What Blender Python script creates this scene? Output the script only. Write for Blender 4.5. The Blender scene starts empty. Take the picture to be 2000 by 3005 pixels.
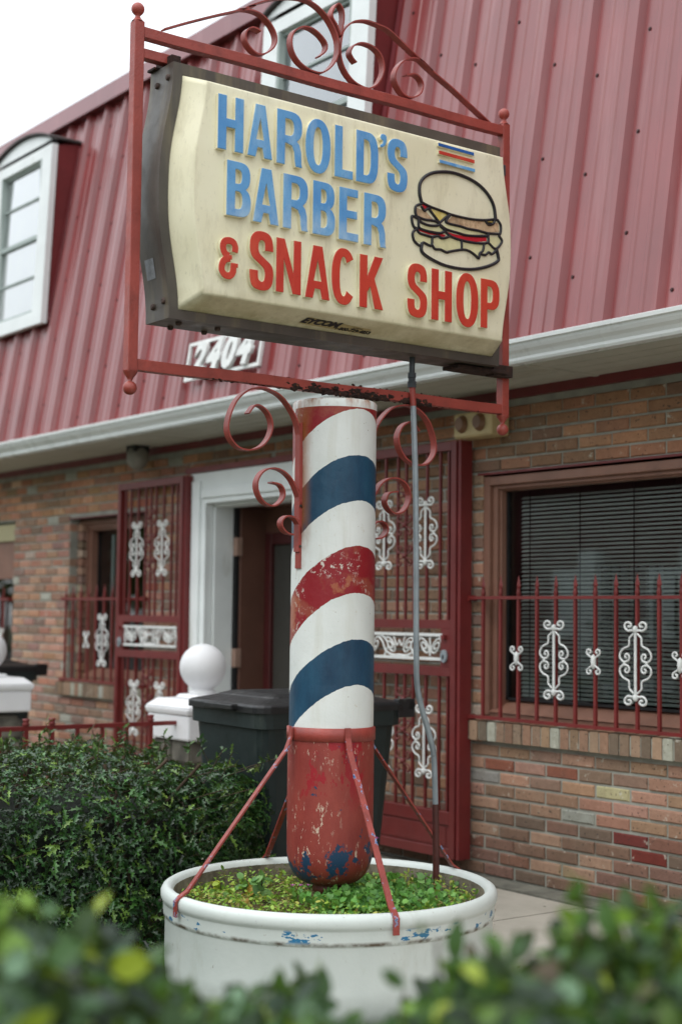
import bpy, bmesh, math, random
import numpy as np
from mathutils import Vector, Matrix, noise
random.seed(7); rng=np.random.default_rng(7)
S=bpy.context.scene
COL=S.collection
# ------------------------------------------------------------------ camera
F=4400.0; CX,CY=1000.0,1502.5
CAM=np.array([0.0,0.0,1.47])
def _n(v): return v/np.linalg.norm(v)
_a=_n(np.array([-3300.0,262.5,F])); _b=_n(np.array([5829.0,368.5,F]))
_b=_n(_b-_a*(_a@_b)); RX=-_a; RY=_b; RZ=np.cross(RX,RY)
R=np.stack([RX,RY,RZ],1)                       # world -> camera (x right, y down, z forward)
cam_d=bpy.data.cameras.new('camera'); cam=bpy.data.objects.new('camera',cam_d); COL.objects.link(cam)
m=Matrix.Identity(4)
for i in range(3):
    m[i][0]=R[0][i]; m[i][1]=-R[1][i]; m[i][2]=-R[2][i]; m[i][3]=CAM[i]
cam.matrix_world=m
cam_d.sensor_fit='VERTICAL'; cam_d.sensor_height=36.0; cam_d.lens=F/3005.0*36.0
cam_d.clip_start=0.05; cam_d.clip_end=600
cam_d.dof.use_dof=True; cam_d.dof.focus_distance=5.55; cam_d.dof.aperture_fstop=1.9; cam_d.dof.aperture_blades=9
S.camera=cam
S.view_settings.view_transform='Standard'; S.view_settings.look='None'
S.view_settings.exposure=0.0; S.view_settings.gamma=1.0; S.view_settings.use_curve_mapping=False
# survey helpers: a bearing in the photograph meets a known real plane -> world point
def ray(x,y): return R.T@np.array([(x-CX)/F,(y-CY)/F,1.0])
def on(x,y,axis,val):
    d=ray(x,y); return CAM+(val-CAM[axis])/d[axis]*d
# ------------------------------------------------------------------ world (overcast)
SUN_EL,SUN_AZ=math.radians(58),math.radians(150)
W=bpy.data.worlds.new('World'); S.world=W; W.use_nodes=True
nt=W.node_tree; nt.nodes.clear()
wo=nt.nodes.new('ShaderNodeOutputWorld')
sky=nt.nodes.new('ShaderNodeTexSky'); sky.sky_type='NISHITA'; sky.sun_disc=False
sky.sun_elevation=SUN_EL; sky.sun_rotation=SUN_AZ; sky.air_density=1.5; sky.dust_density=4
bg1=nt.nodes.new('ShaderNodeBackground'); bg1.inputs[1].default_value=0.05
nt.links.new(sky.outputs[0],bg1.inputs[0])
tc=nt.nodes.new('ShaderNodeTexCoord'); sx=nt.nodes.new('ShaderNodeSeparateXYZ'); nt.links.new(tc.outputs['Generated'],sx.inputs[0])
mr=nt.nodes.new('ShaderNodeMapRange'); mr.inputs['From Min'].default_value=-0.05; mr.inputs['From Max'].default_value=1.0
mr.inputs['To Min'].default_value=0.84; mr.inputs['To Max'].default_value=1.93
nt.links.new(sx.outputs['Z'],mr.inputs['Value'])
cn=nt.nodes.new('ShaderNodeTexNoise'); cn.inputs['Scale'].default_value=2.2; cn.inputs['Detail'].default_value=5
nt.links.new(tc.outputs['Generated'],cn.inputs['Vector'])
cm=nt.nodes.new('ShaderNodeMapRange'); cm.inputs['To Min'].default_value=0.93; cm.inputs['To Max'].default_value=1.07
nt.links.new(cn.outputs['Fac'],cm.inputs['Value'])
mu=nt.nodes.new('ShaderNodeMath'); mu.operation='MULTIPLY'; nt.links.new(mr.outputs[0],mu.inputs[0]); nt.links.new(cm.outputs[0],mu.inputs[1])
bg2=nt.nodes.new('ShaderNodeBackground'); bg2.inputs[0].default_value=(0.93,0.98,1.0,1)
gx=nt.nodes.new('ShaderNodeVectorMath'); gx.operation='DOT_PRODUCT'; gx.inputs[1].default_value=(-0.55,-0.80,0.0); nt.links.new(tc.outputs['Generated'],gx.inputs[0])
gm=nt.nodes.new('ShaderNodeMath'); gm.operation='MULTIPLY_ADD'; gm.inputs[1].default_value=0.20; gm.inputs[2].default_value=1.0; nt.links.new(gx.outputs['Value'],gm.inputs[0])
mu2=nt.nodes.new('ShaderNodeMath'); mu2.operation='MULTIPLY'; nt.links.new(mu.outputs[0],mu2.inputs[0]); nt.links.new(gm.outputs[0],mu2.inputs[1])
nt.links.new(mu2.outputs[0],bg2.inputs[1])
ad=nt.nodes.new('ShaderNodeAddShader'); nt.links.new(bg1.outputs[0],ad.inputs[0]); nt.links.new(bg2.outputs[0],ad.inputs[1])
nt.links.new(ad.outputs[0],wo.inputs[0])
sd=bpy.data.lights.new('sun','SUN'); sd.energy=0.6; sd.angle=math.radians(25); sd.color=(1,0.985,0.96)
so=bpy.data.objects.new('sun',sd); COL.objects.link(so)
# veiled sun: high, from the street side and slightly left
so.rotation_euler=Vector((0.10,0.62,-1.0)).to_track_quat('-Z','Y').to_euler()
# ------------------------------------------------------------------ materials
def lin(c):
    return tuple(((v/255)/12.92 if v/255<=0.04045 else ((v/255+0.055)/1.055)**2.4) for v in c)+(1,)
class NT:
    def __init__(s,name):
        s.m=bpy.data.materials.new(name); s.m.use_nodes=True; s.t=s.m.node_tree; s.b=s.t.nodes['Principled BSDF']
        s.geo=s.t.nodes.new('ShaderNodeNewGeometry'); s.tc=s.t.nodes.new('ShaderNodeTexCoord')
    def n(s,k,**kw):
        o=s.t.nodes.new(k)
        for a,v in kw.items(): setattr(o,a,v)
        return o
    def l(s,a,b): s.t.links.new(a,b)
    def pos(s,scale=(1,1,1),obj=False):
        mp=s.n('ShaderNodeMapping'); mp.inputs['Scale'].default_value=scale
        s.l(s.tc.outputs['Object'] if obj else s.geo.outputs['Position'],mp.inputs[0]); return mp.outputs[0]
    def noise(s,scale,detail=4,rough=.55,stretch=(1,1,1),obj=False,dist=0):
        o=s.n('ShaderNodeTexNoise'); o.inputs['Scale'].default_value=scale; o.inputs['Detail'].default_value=detail
        o.inputs['Roughness'].default_value=rough; o.inputs['Distortion'].default_value=dist
        s.l(s.pos(stretch,obj),o.inputs['Vector']); return o.outputs['Fac']
    def ramp(s,v,a,b,lo=0.,hi=1.):
        o=s.n('ShaderNodeMapRange'); o.inputs['From Min'].default_value=a; o.inputs['From Max'].default_value=b
        o.inputs['To Min'].default_value=lo; o.inputs['To Max'].default_value=hi; s.l(v,o.inputs['Value']); return o.outputs[0]
    def math(s,op,a,b=None,clamp=False):
        o=s.n('ShaderNodeMath',operation=op,use_clamp=clamp)
        for i,v in enumerate((a,b)):
            if v is None: continue
            if isinstance(v,(int,float)): o.inputs[i].default_value=v
            else: s.l(v,o.inputs[i])
        return o.outputs[0]
    def mix(s,fac,a,b,mode='MIX'):
        o=s.n('ShaderNodeMix',data_type='RGBA',blend_type=mode)
        for i,v in ((0,fac),(6,a),(7,b)):
            if isinstance(v,(int,float)): o.inputs[i].default_value=v
            elif isinstance(v,tuple): o.inputs[i].default_value=v
            else: s.l(v,o.inputs[i])
        return o.outputs[2]
    def color(s,c):
        if isinstance(c,tuple): s.b.inputs['Base Color'].default_value=c
        else: s.l(c,s.b.inputs['Base Color'])
    def bump(s,h,strength=.3,dist=.01):
        o=s.n('ShaderNodeBump'); o.inputs['Strength'].default_value=strength; o.inputs['Distance'].default_value=dist
        s.l(h,o.inputs['Height']); s.l(o.outputs[0],s.b.inputs['Normal'])
    def rough(s,r):
        if isinstance(r,(int,float)): s.b.inputs['Roughness'].default_value=r
        else: s.l(r,s.b.inputs['Roughness'])
def paint(name,c,rough=.45,var=.12,vs=6,chips=None,dirt=None,bump=.15,bs=60,spec=.5,metal=0,streak=None):
    """painted / plain surface: base colour with soft variation, optional chips [(colour,scale,threshold,stretch)], dirt"""
    k=NT(name); c=lin(c)
    v=k.noise(vs,5); d=tuple(x*(1-var*2) for x in c[:3])+(1,); u=tuple(min(1,x*(1+var)) for x in c[:3])+(1,)
    col=k.mix(k.ramp(v,.3,.7),d,u)
    if dirt:
        dc,sc,th,st=dirt; col=k.mix(k.math('MULTIPLY',k.ramp(k.noise(sc,6,.65,st),th,th+.18),.7),col,lin(dc))
    if streak:
        dc,sc,th,st=streak; col=k.mix(k.math('MULTIPLY',k.ramp(k.noise(sc,4,.6,st),th,th+.15),.6),col,lin(dc))
    for ch in chips or ():
        cc,sc,th,st=ch; col=k.mix(k.ramp(k.noise(sc,6,.7,st),th,th+.03),col,lin(cc))
    k.color(col); k.rough(k.ramp(k.noise(vs*3,4),.3,.7,max(.02,rough-.08),rough+.1))
    k.b.inputs['Specular IOR Level'].default_value=spec; k.b.inputs['Metallic'].default_value=metal
    if bump: k.bump(k.noise(bs,5),bump,.004)
    return k.m
O=(1,1,1)
M={}
M['red_iron']=paint('red_iron_paint',(156,68,58),.42,.10,9,chips=[((70,40,32),34,.70,O),((208,196,170),60,.745,(1,.5,1))],dirt=((118,50,42),12,.52,O),bump=.35,bs=120)
M['red_scroll']=paint('red_scroll_paint',(150,64,56),.42,.14,14,chips=[((60,38,32),40,.70,O)],bump=.3,bs=140)
M['rust']=paint('flaking_rust',(52,32,24),.9,.35,40,chips=[((120,66,34),50,.62,O)],bump=.9,bs=90)
M['box']=paint('sign_cabinet_metal',(82,76,69),.42,.16,5,streak=((116,106,84),7,.52,(1.6,1.6,.12)),chips=[((160,160,152),30,.70,O)],bump=.12,bs=40,metal=.1)
M['bolt']=paint('rusty_bolt',(70,52,44),.7,.3,60,bump=.3)
# sign cream plastic
k=NT('cream_sign_plastic'); c0=lin((226,214,172))
col=k.mix(k.ramp(k.noise(3,5),.3,.7),lin((225,218,186)),lin((236,231,204)))
col=k.mix(k.math('MULTIPLY',k.ramp(k.noise(9,7,.72,(1,1,.28)),.52,.78),.5),col,lin((150,138,104)))
col=k.mix(k.math('MULTIPLY',k.ramp(k.noise(70,4,.7,(1,1,.5)),.60,.74),.28),col,lin((112,104,82)))
sp=k.n('ShaderNodeSeparateXYZ'); k.l(k.geo.outputs['Position'],sp.inputs[0])
mold=k.math('MULTIPLY',k.ramp(sp.outputs[2],2.60,2.50),k.ramp(k.noise(7,6,.7,(1,1,2)),.30,.62))   # algae grows on the lower return
col=k.mix(k.math('MULTIPLY',mold,.75),col,lin((150,136,74)))
k.color(col); k.rough(.48); k.bump(k.noise(14,3),.06,.01); M['cream']=k.m
def letterpaint(name,hi,lo,faded):
    k=NT(name)
    col=k.mix(k.ramp(k.noise(7,5),.35,.7),lin(hi),lin(lo))
    col=k.mix(k.math('MULTIPLY',k.ramp(k.noise(10,6,.65,(1,1,.35)),.50,.72),.6),col,lin(faded))
    col=k.mix(k.ramp(k.noise(260,2),.62,.70,0,.35),col,lin(tuple(int(v*.6) for v in hi)))
    sp=k.n('ShaderNodeSeparateXYZ'); k.l(k.geo.outputs['Position'],sp.inputs[0])
    if name.startswith('blue'):   # sun-bleached lower halves of the second line
        fd=k.math('MULTIPLY',k.ramp(sp.outputs[2],2.93,2.85),k.ramp(k.noise(12,5,.65),.35,.6)); col=k.mix(k.math('MULTIPLY',fd,.5),col,lin((190,212,224)))
    k.color(col); k.rough(.42); k.bump(k.noise(300,2),.12,.001); return k.m
M['blue']=letterpaint('blue_letter_paint',(80,144,202),(108,168,214),(176,206,224))
M['orange']=letterpaint('red_letter_paint',(188,52,38),(200,66,44),(214,98,68))
M['dblue']=paint('dark_blue_stripe',(28,92,165),.4,.1,20)
M['black']=paint('black_outline',(26,26,32),.35,.1,20,bump=0)
M['print']=paint('black_print',(20,20,20),.5,.05,20,bump=0)
M['tomato']=paint('tomato_red',(200,28,44),.4,.12,40,bump=0)
M['patty']=paint('patty_brown',(208,178,142),.45,.2,16,dirt=((124,76,46),30,.5,O),bump=0)
M['cheese']=paint('cheese_yellow',(222,198,110),.4,.1,20,dirt=((228,220,170),18,.5,O),bump=0)
M['lettuce']=paint('lettuce_green',(216,210,164),.4,.08,20,dirt=((150,176,104),16,.60,O),bump=0)
M['bun']=paint('bun_tint',(226,206,168),.4,.06,10,bump=0)
M['sticker']=paint('paper_sticker',(176,160,112),.5,.06,20,bump=0)
# pole
k=NT('barber_pole_paint')
PX,PY,PR=-4.545,3.363,0.158
sp=k.n('ShaderNodeSeparateXYZ'); k.l(k.geo.outputs['Position'],sp.inputs[0])
hx=k.math('DIVIDE',k.math('SUBTRACT',sp.outputs[0],PX),PR); hy=k.math('DIVIDE',k.math('SUBTRACT',sp.outputs[1],PY),PR)
bend=k.math('MULTIPLY',hx,.136)
wob=k.ramp(k.noise(3.5,3),.2,.8,-.008,.008); wob2=k.ramp(k.noise(60,3),.2,.8,-.0022,.0022)
ze=k.math('ADD',k.math('SUBTRACT',sp.outputs[2],bend),k.math('ADD',wob,wob2))
t=k.math('FRACT',k.math('DIVIDE',k.math('SUBTRACT',ze,1.755-.682*4),.682))
def band(a,b): return k.math('MULTIPLY',k.math('GREATER_THAN',t,a),k.math('LESS_THAN',t,b))
white=k.mix(k.ramp(k.noise(4,5),.3,.7),lin((214,218,214)),lin((228,231,228)))
white=k.mix(k.ramp(k.noise(38,5,.6),.64,.74,0,.6),white,lin((186,174,146)))
white=k.mix(k.math('MULTIPLY',k.ramp(k.noise(12,5,.65,(1,1,.12)),.52,.72),.35),white,lin((188,184,164)))
white=k.mix(k.ramp(k.noise(85,2,.5),.76,.78,0,.9),white,lin((110,66,44)))
blue=k.mix(k.ramp(k.noise(9,6,.65,(1,1,.35)),.3,.72),lin((18,52,78)),lin((40,84,110)))
red=k.mix(k.ramp(k.noise(11,6,.6),.42,.52),lin((146,66,54)),lin((138,26,36)))
red=k.mix(k.ramp(k.noise(6,6,.65),.57,.60),red,lin((160,88,62)))
flake=k.math('GREATER_THAN',k.noise(62,6,.72),.565)
flake=k.math('MULTIPLY',flake,k.ramp(k.noise(7,3),.52,.62))
red=k.mix(flake,red,lin((206,198,188)))
col=k.mix(band(0,.25),white,blue); col=k.mix(band(.5,.75),col,red)
topw=k.math('GREATER_THAN',sp.outputs[2],2.238); col=k.mix(topw,col,white)
# rust runs from the top rim and under the left bracket
rn=k.noise(16,5,.65,(1,1,.3))
rtop=k.math('MULTIPLY',k.ramp(sp.outputs[2],2.22,2.275),k.ramp(rn,.45,.62))
side=k.math('MULTIPLY',k.math('MULTIPLY',k.ramp(hx,.42,.12),k.math('LESS_THAN',hy,0)),k.math('GREATER_THAN',hx,-.12))
rside=k.math('MULTIPLY',k.math('MULTIPLY',side,k.ramp(sp.outputs[2],1.52,1.70)),k.ramp(rn,.40,.6))
col=k.mix(k.math('MAXIMUM',rtop,k.math('MULTIPLY',rside,.8)),col,lin((150,92,44)))
k.color(col); k.rough(k.ramp(k.noise(8,4),.3,.7,.28,.45))
k.bump(k.math('ADD',k.noise(22,6,.6),k.math('MULTIPLY',k.math('ADD',band(0,.25),band(.5,.75)),.12)),.35,.006)
M['pole']=k.m
# lower cup
k=NT('worn_red_cup_paint')
sp=k.n('ShaderNodeSeparateXYZ'); k.l(k.geo.outputs['Position'],sp.inputs[0])
col=k.mix(k.ramp(k.noise(6,5,.6,(1,1,.5)),.35,.65),lin((124,44,40)),lin((150,64,54)))
col=k.mix(k.math('MULTIPLY',k.math('GREATER_THAN',k.noise(13,6,.65,(1,1,.5)),.53),k.ramp(sp.outputs[2],.74,.86)),col,lin((150,22,34)))
col=k.mix(k.math('MULTIPLY',k.math('GREATER_THAN',k.noise(64,7,.74,(1,1,.33)),.60),k.ramp(k.noise(3.5,2),.40,.52)),col,lin((206,186,166)))
zb=k.math('ADD',sp.outputs[2],k.math('MULTIPLY',k.math('DIVIDE',k.math('SUBTRACT',sp.outputs[1],PY),PR),-.06))
bl=k.math('MULTIPLY',k.math('MULTIPLY',k.ramp(zb,.47,.53),k.ramp(zb,.70,.60)),1.0)
bn=k.math('GREATER_THAN',k.math('ADD',k.noise(12,7,.68),k.math('MULTIPLY',bl,.15)),.66)
col=k.mix(bn,col,lin((22,58,88)))
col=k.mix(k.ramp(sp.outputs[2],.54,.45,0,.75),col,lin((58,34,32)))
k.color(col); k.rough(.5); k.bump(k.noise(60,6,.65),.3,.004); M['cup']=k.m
M['brace']=paint('brace_paint',(146,62,54),.45,.14,20,chips=[((132,160,196),44,.59,(1,1,.5)),((40,80,130),44,.63,(1,1,.5))],bump=.4,bs=120)
# planter
k=NT('white_planter_paint')
sp=k.n('ShaderNodeSeparateXYZ'); k.l(k.geo.outputs['Position'],sp.inputs[0])
col=k.mix(k.ramp(k.noise(3,5),.3,.7),lin((200,208,204)),lin((216,222,218)))
col=k.mix(k.math('MULTIPLY',k.ramp(k.noise(9,6,.7,(1,1,.3)),.55,.75),.35),col,lin((158,158,138)))
col=k.mix(k.math('MULTIPLY',k.ramp(k.noise(46,6,.72),.66,.70),.8),col,lin((116,98,84)))
bb=k.math('MULTIPLY',k.ramp(sp.outputs[2],.375,.385),k.ramp(sp.outputs[2],.425,.415))
col=k.mix(k.math('MULTIPLY',bb,k.math('GREATER_THAN',k.noise(7,7,.62,(1,1,2.2)),.60)),col,lin((40,116,160)))
gr=k.math('MULTIPLY',k.math('MULTIPLY',k.ramp(sp.outputs[2],.366,.374),k.ramp(sp.outputs[2],.388,.378)),k.ramp(k.noise(14,6),.42,.6))
col=k.mix(gr,col,lin((96,84,70)))
k.color(col); k.rough(.42); k.bump(k.noise(28,6),.2,.006); M['planter']=k.m
k=NT('mossy_concrete'); col=k.mix(k.ramp(k.noise(14,6,.65),.35,.65),lin((92,86,72)),lin((140,132,114)))
col=k.mix(k.ramp(k.noise(8,5),.55,.7),col,lin((72,76,46))); k.color(col); k.rough(.95); k.bump(k.noise(60,6),.6,.008); M['mossy']=k.m
k=NT('planter_soil'); col=k.mix(k.ramp(k.noise(30,6,.7),.35,.65),lin((58,46,32)),lin((112,98,62))); k.color(col); k.rough(1); k.bump(k.noise(50,6),.8,.02); M['soil']=k.m
M['pipe']=paint('galvanised_pipe',(150,160,166),.34,.12,12,metal=.15,streak=((92,98,102),10,.5,(1,1,.1)),chips=[((40,50,96),12,.74,O)],bump=.1)
M['coupling']=paint('pipe_coupling_metal',(70,76,80),.5,.2,30,metal=.3)
M['pipe_brown']=paint('brown_pipe_paint',(78,36,32),.5,.2,16,chips=[((120,70,50),40,.66,O)])
# building
k=NT('mortar'); col=k.mix(k.ramp(k.noise(9,6),.3,.7),lin((136,137,129)),lin((168,168,157))); k.color(col); k.rough(.95); k.bump(k.noise(90,5),.5,.004); M['mortar']=k.m
k=NT('weathered_brick')
at=k.n('ShaderNodeAttribute',attribute_name='bc'); base=at.outputs['Color']
n1=k.noise(34,6,.65); col=k.mix(k.ramp(n1,.3,.72),k.mix(1.0,base,(.74,.71,.69,1),'MULTIPLY'),base)
n2=k.noise(17,6,.72); col=k.mix(k.math('MULTIPLY',k.ramp(n2,.615,.66),.75),col,lin((188,184,170)))
n3=k.noise(70,3,.5); col=k.mix(k.math('MULTIPLY',k.ramp(n3,.645,.68),.85),col,lin((46,38,34)))
col=k.mix(k.math('MULTIPLY',k.ramp(k.noise(2.2,4),.52,.72),.35),col,lin((86,84,70)))
k.color(col); k.rough(.88); k.bump(k.noise(80,6,.65),.5,.006); M['brick']=k.m
def metalroof(name,c):
    k=NT(name); a=lin(c)
    col=k.mix(k.ramp(k.noise(2,4),.3,.7),tuple(v*.85 for v in a[:3])+(1,),tuple(v*1.1 for v in a[:3])+(1,))
    col=k.mix(k.math('MULTIPLY',k.ramp(k.noise(3,5,.6,(3,1,.15)),.55,.75),.25),col,lin((190,140,140)))
    k.color(col); k.rough(.34); k.b.inputs['Specular IOR Level'].default_value=.6; k.b.inputs['Coat Weight'].default_value=.5; k.b.inputs['Coat IOR'].default_value=1.6; k.b.inputs['Coat Roughness'].default_value=.2; k.bump(k.noise(6,3),.04,.01); return k.m
M['roof']=metalroof('red_metal_roofing',(130,47,47))
M['cap']=metalroof('red_roof_flashing',(132,60,66))
M['cheek']=paint('dark_red_boards',(112,34,36),.5,.1,5,bump=.1)
M['white_trim']=paint('white_trim_paint',(230,235,235),.45,.05,3,dirt=((168,166,150),5,.6,(1,1,.3)),bump=.05)
M['gutter']=paint('white_gutter_metal',(232,237,237),.3,.04,2,dirt=((170,168,146),4,.62,(.4,1,1)),bump=.03)
M['soffit']=paint('soffit_boards',(186,184,172),.6,.06,3,dirt=((150,142,118),4,.6,(.4,1,1)),bump=.08)
M['maroon']=paint('maroon_trim_paint',(112,38,38),.45,.1,6,bump=.1)
M['gate']=paint('maroon_gate_paint',(106,38,37),.38,.08,6,bump=.08)
M['guard']=paint('red_guard_paint',(118,42,40),.42,.1,8,bump=.1)
M['cast_white']=paint('white_cast_iron',(222,224,222),.4,.06,20,bump=.15)
M['brown_frame']=paint('brown_window_frame',(134,96,80),.5,.08,5,dirt=((104,72,60),6,.55,O),bump=.1)
M['door_brown']=paint('brown_door',(98,66,54),.5,.1,4,bump=.1)
M['dark_room']=paint('interior_wall',(96,94,88),.9,.06,2,bump=0)
M['near_black']=paint('dark_parts_and_gap',(24,24,26),.6,.1,6,bump=0)  # serves small dark parts and the painted shade of the door gap
M['blind']=paint('blind_slat',(190,198,190),.5,.06,4,bump=0)
M['screen']=paint('sash_metal',(160,172,168),.45,.05,4,bump=0)
M['cream_header']=paint('cream_boards',(178,170,132),.6,.06,4,bump=.1)
def glass(name,tint=(.9,.95,.95,1),extra=1.0):
    m=bpy.data.materials.new(name); m.use_nodes=True; t=m.node_tree; t.nodes.clear()
    o=t.nodes.new('ShaderNodeOutputMaterial'); mx=t.nodes.new('ShaderNodeMixShader'); tr=t.nodes.new('ShaderNodeBsdfTransparent'); gl=t.nodes.new('ShaderNodeBsdfGlossy')
    tr.inputs[0].default_value=tint; gl.inputs['Roughness'].default_value=.01
    fr=t.nodes.new('ShaderNodeFresnel'); fr.inputs[0].default_value=1.5
    mm=t.nodes.new('ShaderNodeMath'); mm.operation='MULTIPLY'; mm.inputs[1].default_value=extra; mm.use_clamp=True
    t.links.new(fr.outputs[0],mm.inputs[0]); t.links.new(mm.outputs[0],mx.inputs[0]); t.links.new(tr.outputs[0],mx.inputs[1]); t.links.new(gl.outputs[0],mx.inputs[2]); t.links.new(mx.outputs[0],o.inputs[0])
    return m
M['glass']=glass('window_glass',(.88,.92,.92,1),2.0)
M['glass_up']=glass('dormer_glass',(.97,.98,.98,1),5.0)
M['shade']=paint('white_window_shade',(244,247,248),.7,.04,6,bump=0)
M['shade_grey']=paint('grey_window_shade',(160,168,178),.7,.05,6,bump=0)
M['ball']=paint('white_ball_plaster',(222,222,224),.5,.03,6,bump=.08,bs=20)
M['pier']=paint('rough_stone',(112,108,98),.95,.3,9,dirt=((70,64,58),14,.5,O),bump=1.0,bs=24)
M['bin']=paint('dark_green_plastic',(24,37,37),.5,.12,6,dirt=((76,84,78),5,.6,(1,1,.3)),bump=.1)
M['lid']=paint('black_plastic_lid',(26,26,28),.42,.12,8,dirt=((92,90,88),7,.56,O),bump=.12)
M['tan_box']=paint('cream_light_box',(196,176,130),.6,.1,8,bump=.1)
M['tan_lens']=paint('brown_lamp_lens',(112,76,44),.4,.15,12,bump=0)
M['dome']=paint('grey_lamp_dome',(128,124,114),.6,.1,12,bump=.1)
k=NT('concrete_paving'); col=k.mix(k.ramp(k.noise(2.2,6,.6),.3,.7),lin((160,154,142)),lin((186,180,168)))
col=k.mix(k.ramp(k.noise(26,6,.75),.62,.68,0,.7),col,lin((98,92,82))); col=k.mix(k.ramp(k.noise(1.2,4),.55,.75,0,.4),col,lin((120,122,104)))
k.color(col); k.rough(.9); k.bump(k.noise(90,5),.3,.004); M['paving']=k.m
k=NT('dirty_concrete_strip'); col=k.mix(k.ramp(k.noise(8,6,.65),.3,.7),lin((84,84,76)),lin((132,130,118))); k.color(col); k.rough(.95); k.bump(k.noise(60,5),.5,.006); M['strip']=k.m
k=NT('earth_ground'); col=k.mix(k.ramp(k.noise(5,6,.65),.35,.65),lin((50,44,32)),lin((70,80,42))); k.color(col); k.rough(1); k.bump(k.noise(30,6),.7,.02); M['ground']=k.m
k=NT('asphalt'); col=k.mix(k.ramp(k.noise(30,6),.3,.7),lin((60,60,60)),lin((78,78,76))); k.color(col); k.rough(.9); M['asphalt']=k.m
def leafmat(name,rough=.4,trans=.25,spec=.5):
    k=NT(name); at=k.n('ShaderNodeAttribute',attribute_name='bc')
    k.color(at.outputs['Color']); k.rough(rough); k.b.inputs['Specular IOR Level'].default_value=spec
    t=k.t; out=[n for n in t.nodes if n.type=='OUTPUT_MATERIAL'][0]
    tl=t.nodes.new('ShaderNodeBsdfTranslucent'); mx=t.nodes.new('ShaderNodeMixShader'); mx.inputs[0].default_value=trans
    br=k.mix(.5,at.outputs['Color'],(.35,.5,.05,1),'MIX'); k.l(br,tl.inputs[0])
    k.l(k.b.outputs[0],mx.inputs[1]); k.l(tl.outputs[0],mx.inputs[2]); k.l(mx.outputs[0],out.inputs[0]); return k.m
M['holly']=leafmat('holly_leaf',.32,.08,.55); M['leaf']=leafmat('soft_leaf',.45,.25,.4); M['petal']=paint('pink_petal',(196,96,176),.6,.1,60,bump=0)
M['twig']=paint('twig_bark',(70,56,42),.9,.2,30,bump=.3)
# ------------------------------------------------------------------ mesh helpers
class MB:
    def __init__(s): s.v=[];s.f=[];s.mi=[];s.c=[];s.sm=[]
    def add(s,vs,fs,mi=0,c=None,smooth=False):
        o=len(s.v); s.v+= [tuple(map(float,p)) for p in vs]
        for f in fs: s.f.append(tuple(i+o for i in f)); s.mi.append(mi); s.c.append(c); s.sm.append(smooth)
    def box(s,x0,x1,y0,y1,z0,z1,mi=0,c=None):
        s.add([(x0,y0,z0),(x1,y0,z0),(x1,y1,z0),(x0,y1,z0),(x0,y0,z1),(x1,y0,z1),(x1,y1,z1),(x0,y1,z1)],
              [(0,3,2,1),(4,5,6,7),(0,1,5,4),(1,2,6,5),(2,3,7,6),(3,0,4,7)],mi,c)
    def sweep(s,path,prof,up=(1,0,0),mi=0,closed=False,smooth=True,cap=True,scale=None):
        """prof: list of (a,b); a along 'side' normal (in-plane), b along fixed 'up' axis"""
        P=[Vector(p) for p in path]; n=len(P); U=Vector(up).normalized(); vs=[]
        for i in range(n):
            if closed: T=P[(i+1)%n]-P[i-1]
            else: T=P[min(i+1,n-1)]-P[max(i-1,0)]
            T.normalize(); N=T.cross(U)
            if N.length<1e-4: N=T.orthogonal()
            N.normalize(); B=N.cross(T).normalized()
            sc=scale[i] if scale else 1
            for a,b in prof: vs.append(P[i]+N*a*sc+B*b*sc)
        m=len(prof); fs=[]
        for i in range(n if closed else n-1):
            for j in range(m):
                a=i*m+j;b=i*m+(j+1)%m;c=((i+1)%n)*m+(j+1)%m;d=((i+1)%n)*m+j
                fs.append((a,b,c,d))
        s.add(vs,fs,mi,smooth=smooth)
        if cap and not closed:
            s.add([vs[j] for j in range(m)],[tuple(reversed(range(m)))],mi); s.add([vs[(n-1)*m+j] for j in range(m)],[tuple(range(m))],mi)
    def tube(s,path,r,seg=12,mi=0,up=(0,0,1),scale=None,closed=False):
        prof=[(r*math.cos(2*math.pi*j/seg),r*math.sin(2*math.pi*j/seg)) for j in range(seg)]
        T=(Vector(path[-1])-Vector(path[0])).normalized() if not closed else Vector((0,0,1))
        u=Vector(up)
        if abs(T.dot(u))>.95: u=Vector((1,0,0))
        s.sweep(path,prof,u,mi,closed,True,True,scale)
    def lathe(s,prof,cx,cy,seg=48,mi=0,smooth=True,axis='z',a0=0,a1=2*math.pi):
        vs=[];full=abs(a1-a0-2*math.pi)<1e-6; n=seg if full else seg+1
        for r,z in prof:
            for j in range(n):
                a=a0+(a1-a0)*j/seg; vs.append((cx+r*math.cos(a),cy+r*math.sin(a),z))
        fs=[]
        for i in range(len(prof)-1):
            for j in range(seg):
                k2=(j+1)%n; fs.append((i*n+j,i*n+k2,(i+1)*n+k2,(i+1)*n+j))
        s.add(vs,fs,mi,smooth=smooth)
    def ball(s,c,r,mi=0,seg=24,rings=14,sz=1):
        prof=[(max(1e-4,r*math.sin(math.pi*i/rings)),c[2]-r*sz*math.cos(math.pi*i/rings)) for i in range(rings+1)]
        s.lathe(prof,c[0],c[1],seg,mi)
    def mesh(s,name,mats,off=(0,0,0)):
        me=bpy.data.meshes.new(name); o=off
        me.from_pydata([(v[0]-o[0],v[1]-o[1],v[2]-o[2]) for v in s.v],[],s.f)
        for mt in (mats if isinstance(mats,(list,tuple)) else [mats]): me.materials.append(mt)
        me.polygons.foreach_set('material_index',s.mi); me.polygons.foreach_set('use_smooth',s.sm)
        if any(c is not None for c in s.c):
            ca=me.color_attributes.new('bc','FLOAT_COLOR','CORNER'); arr=[]
            for f,c in zip(s.f,s.c): arr+= list(c or (.3,.2,.15,1))*len(f)
            ca.data.foreach_set('color',arr)
        me.update(); return me
def root_loc(o):
    return np.array(o['_loc']) if o is not None and '_loc' in o else np.zeros(3)
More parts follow.
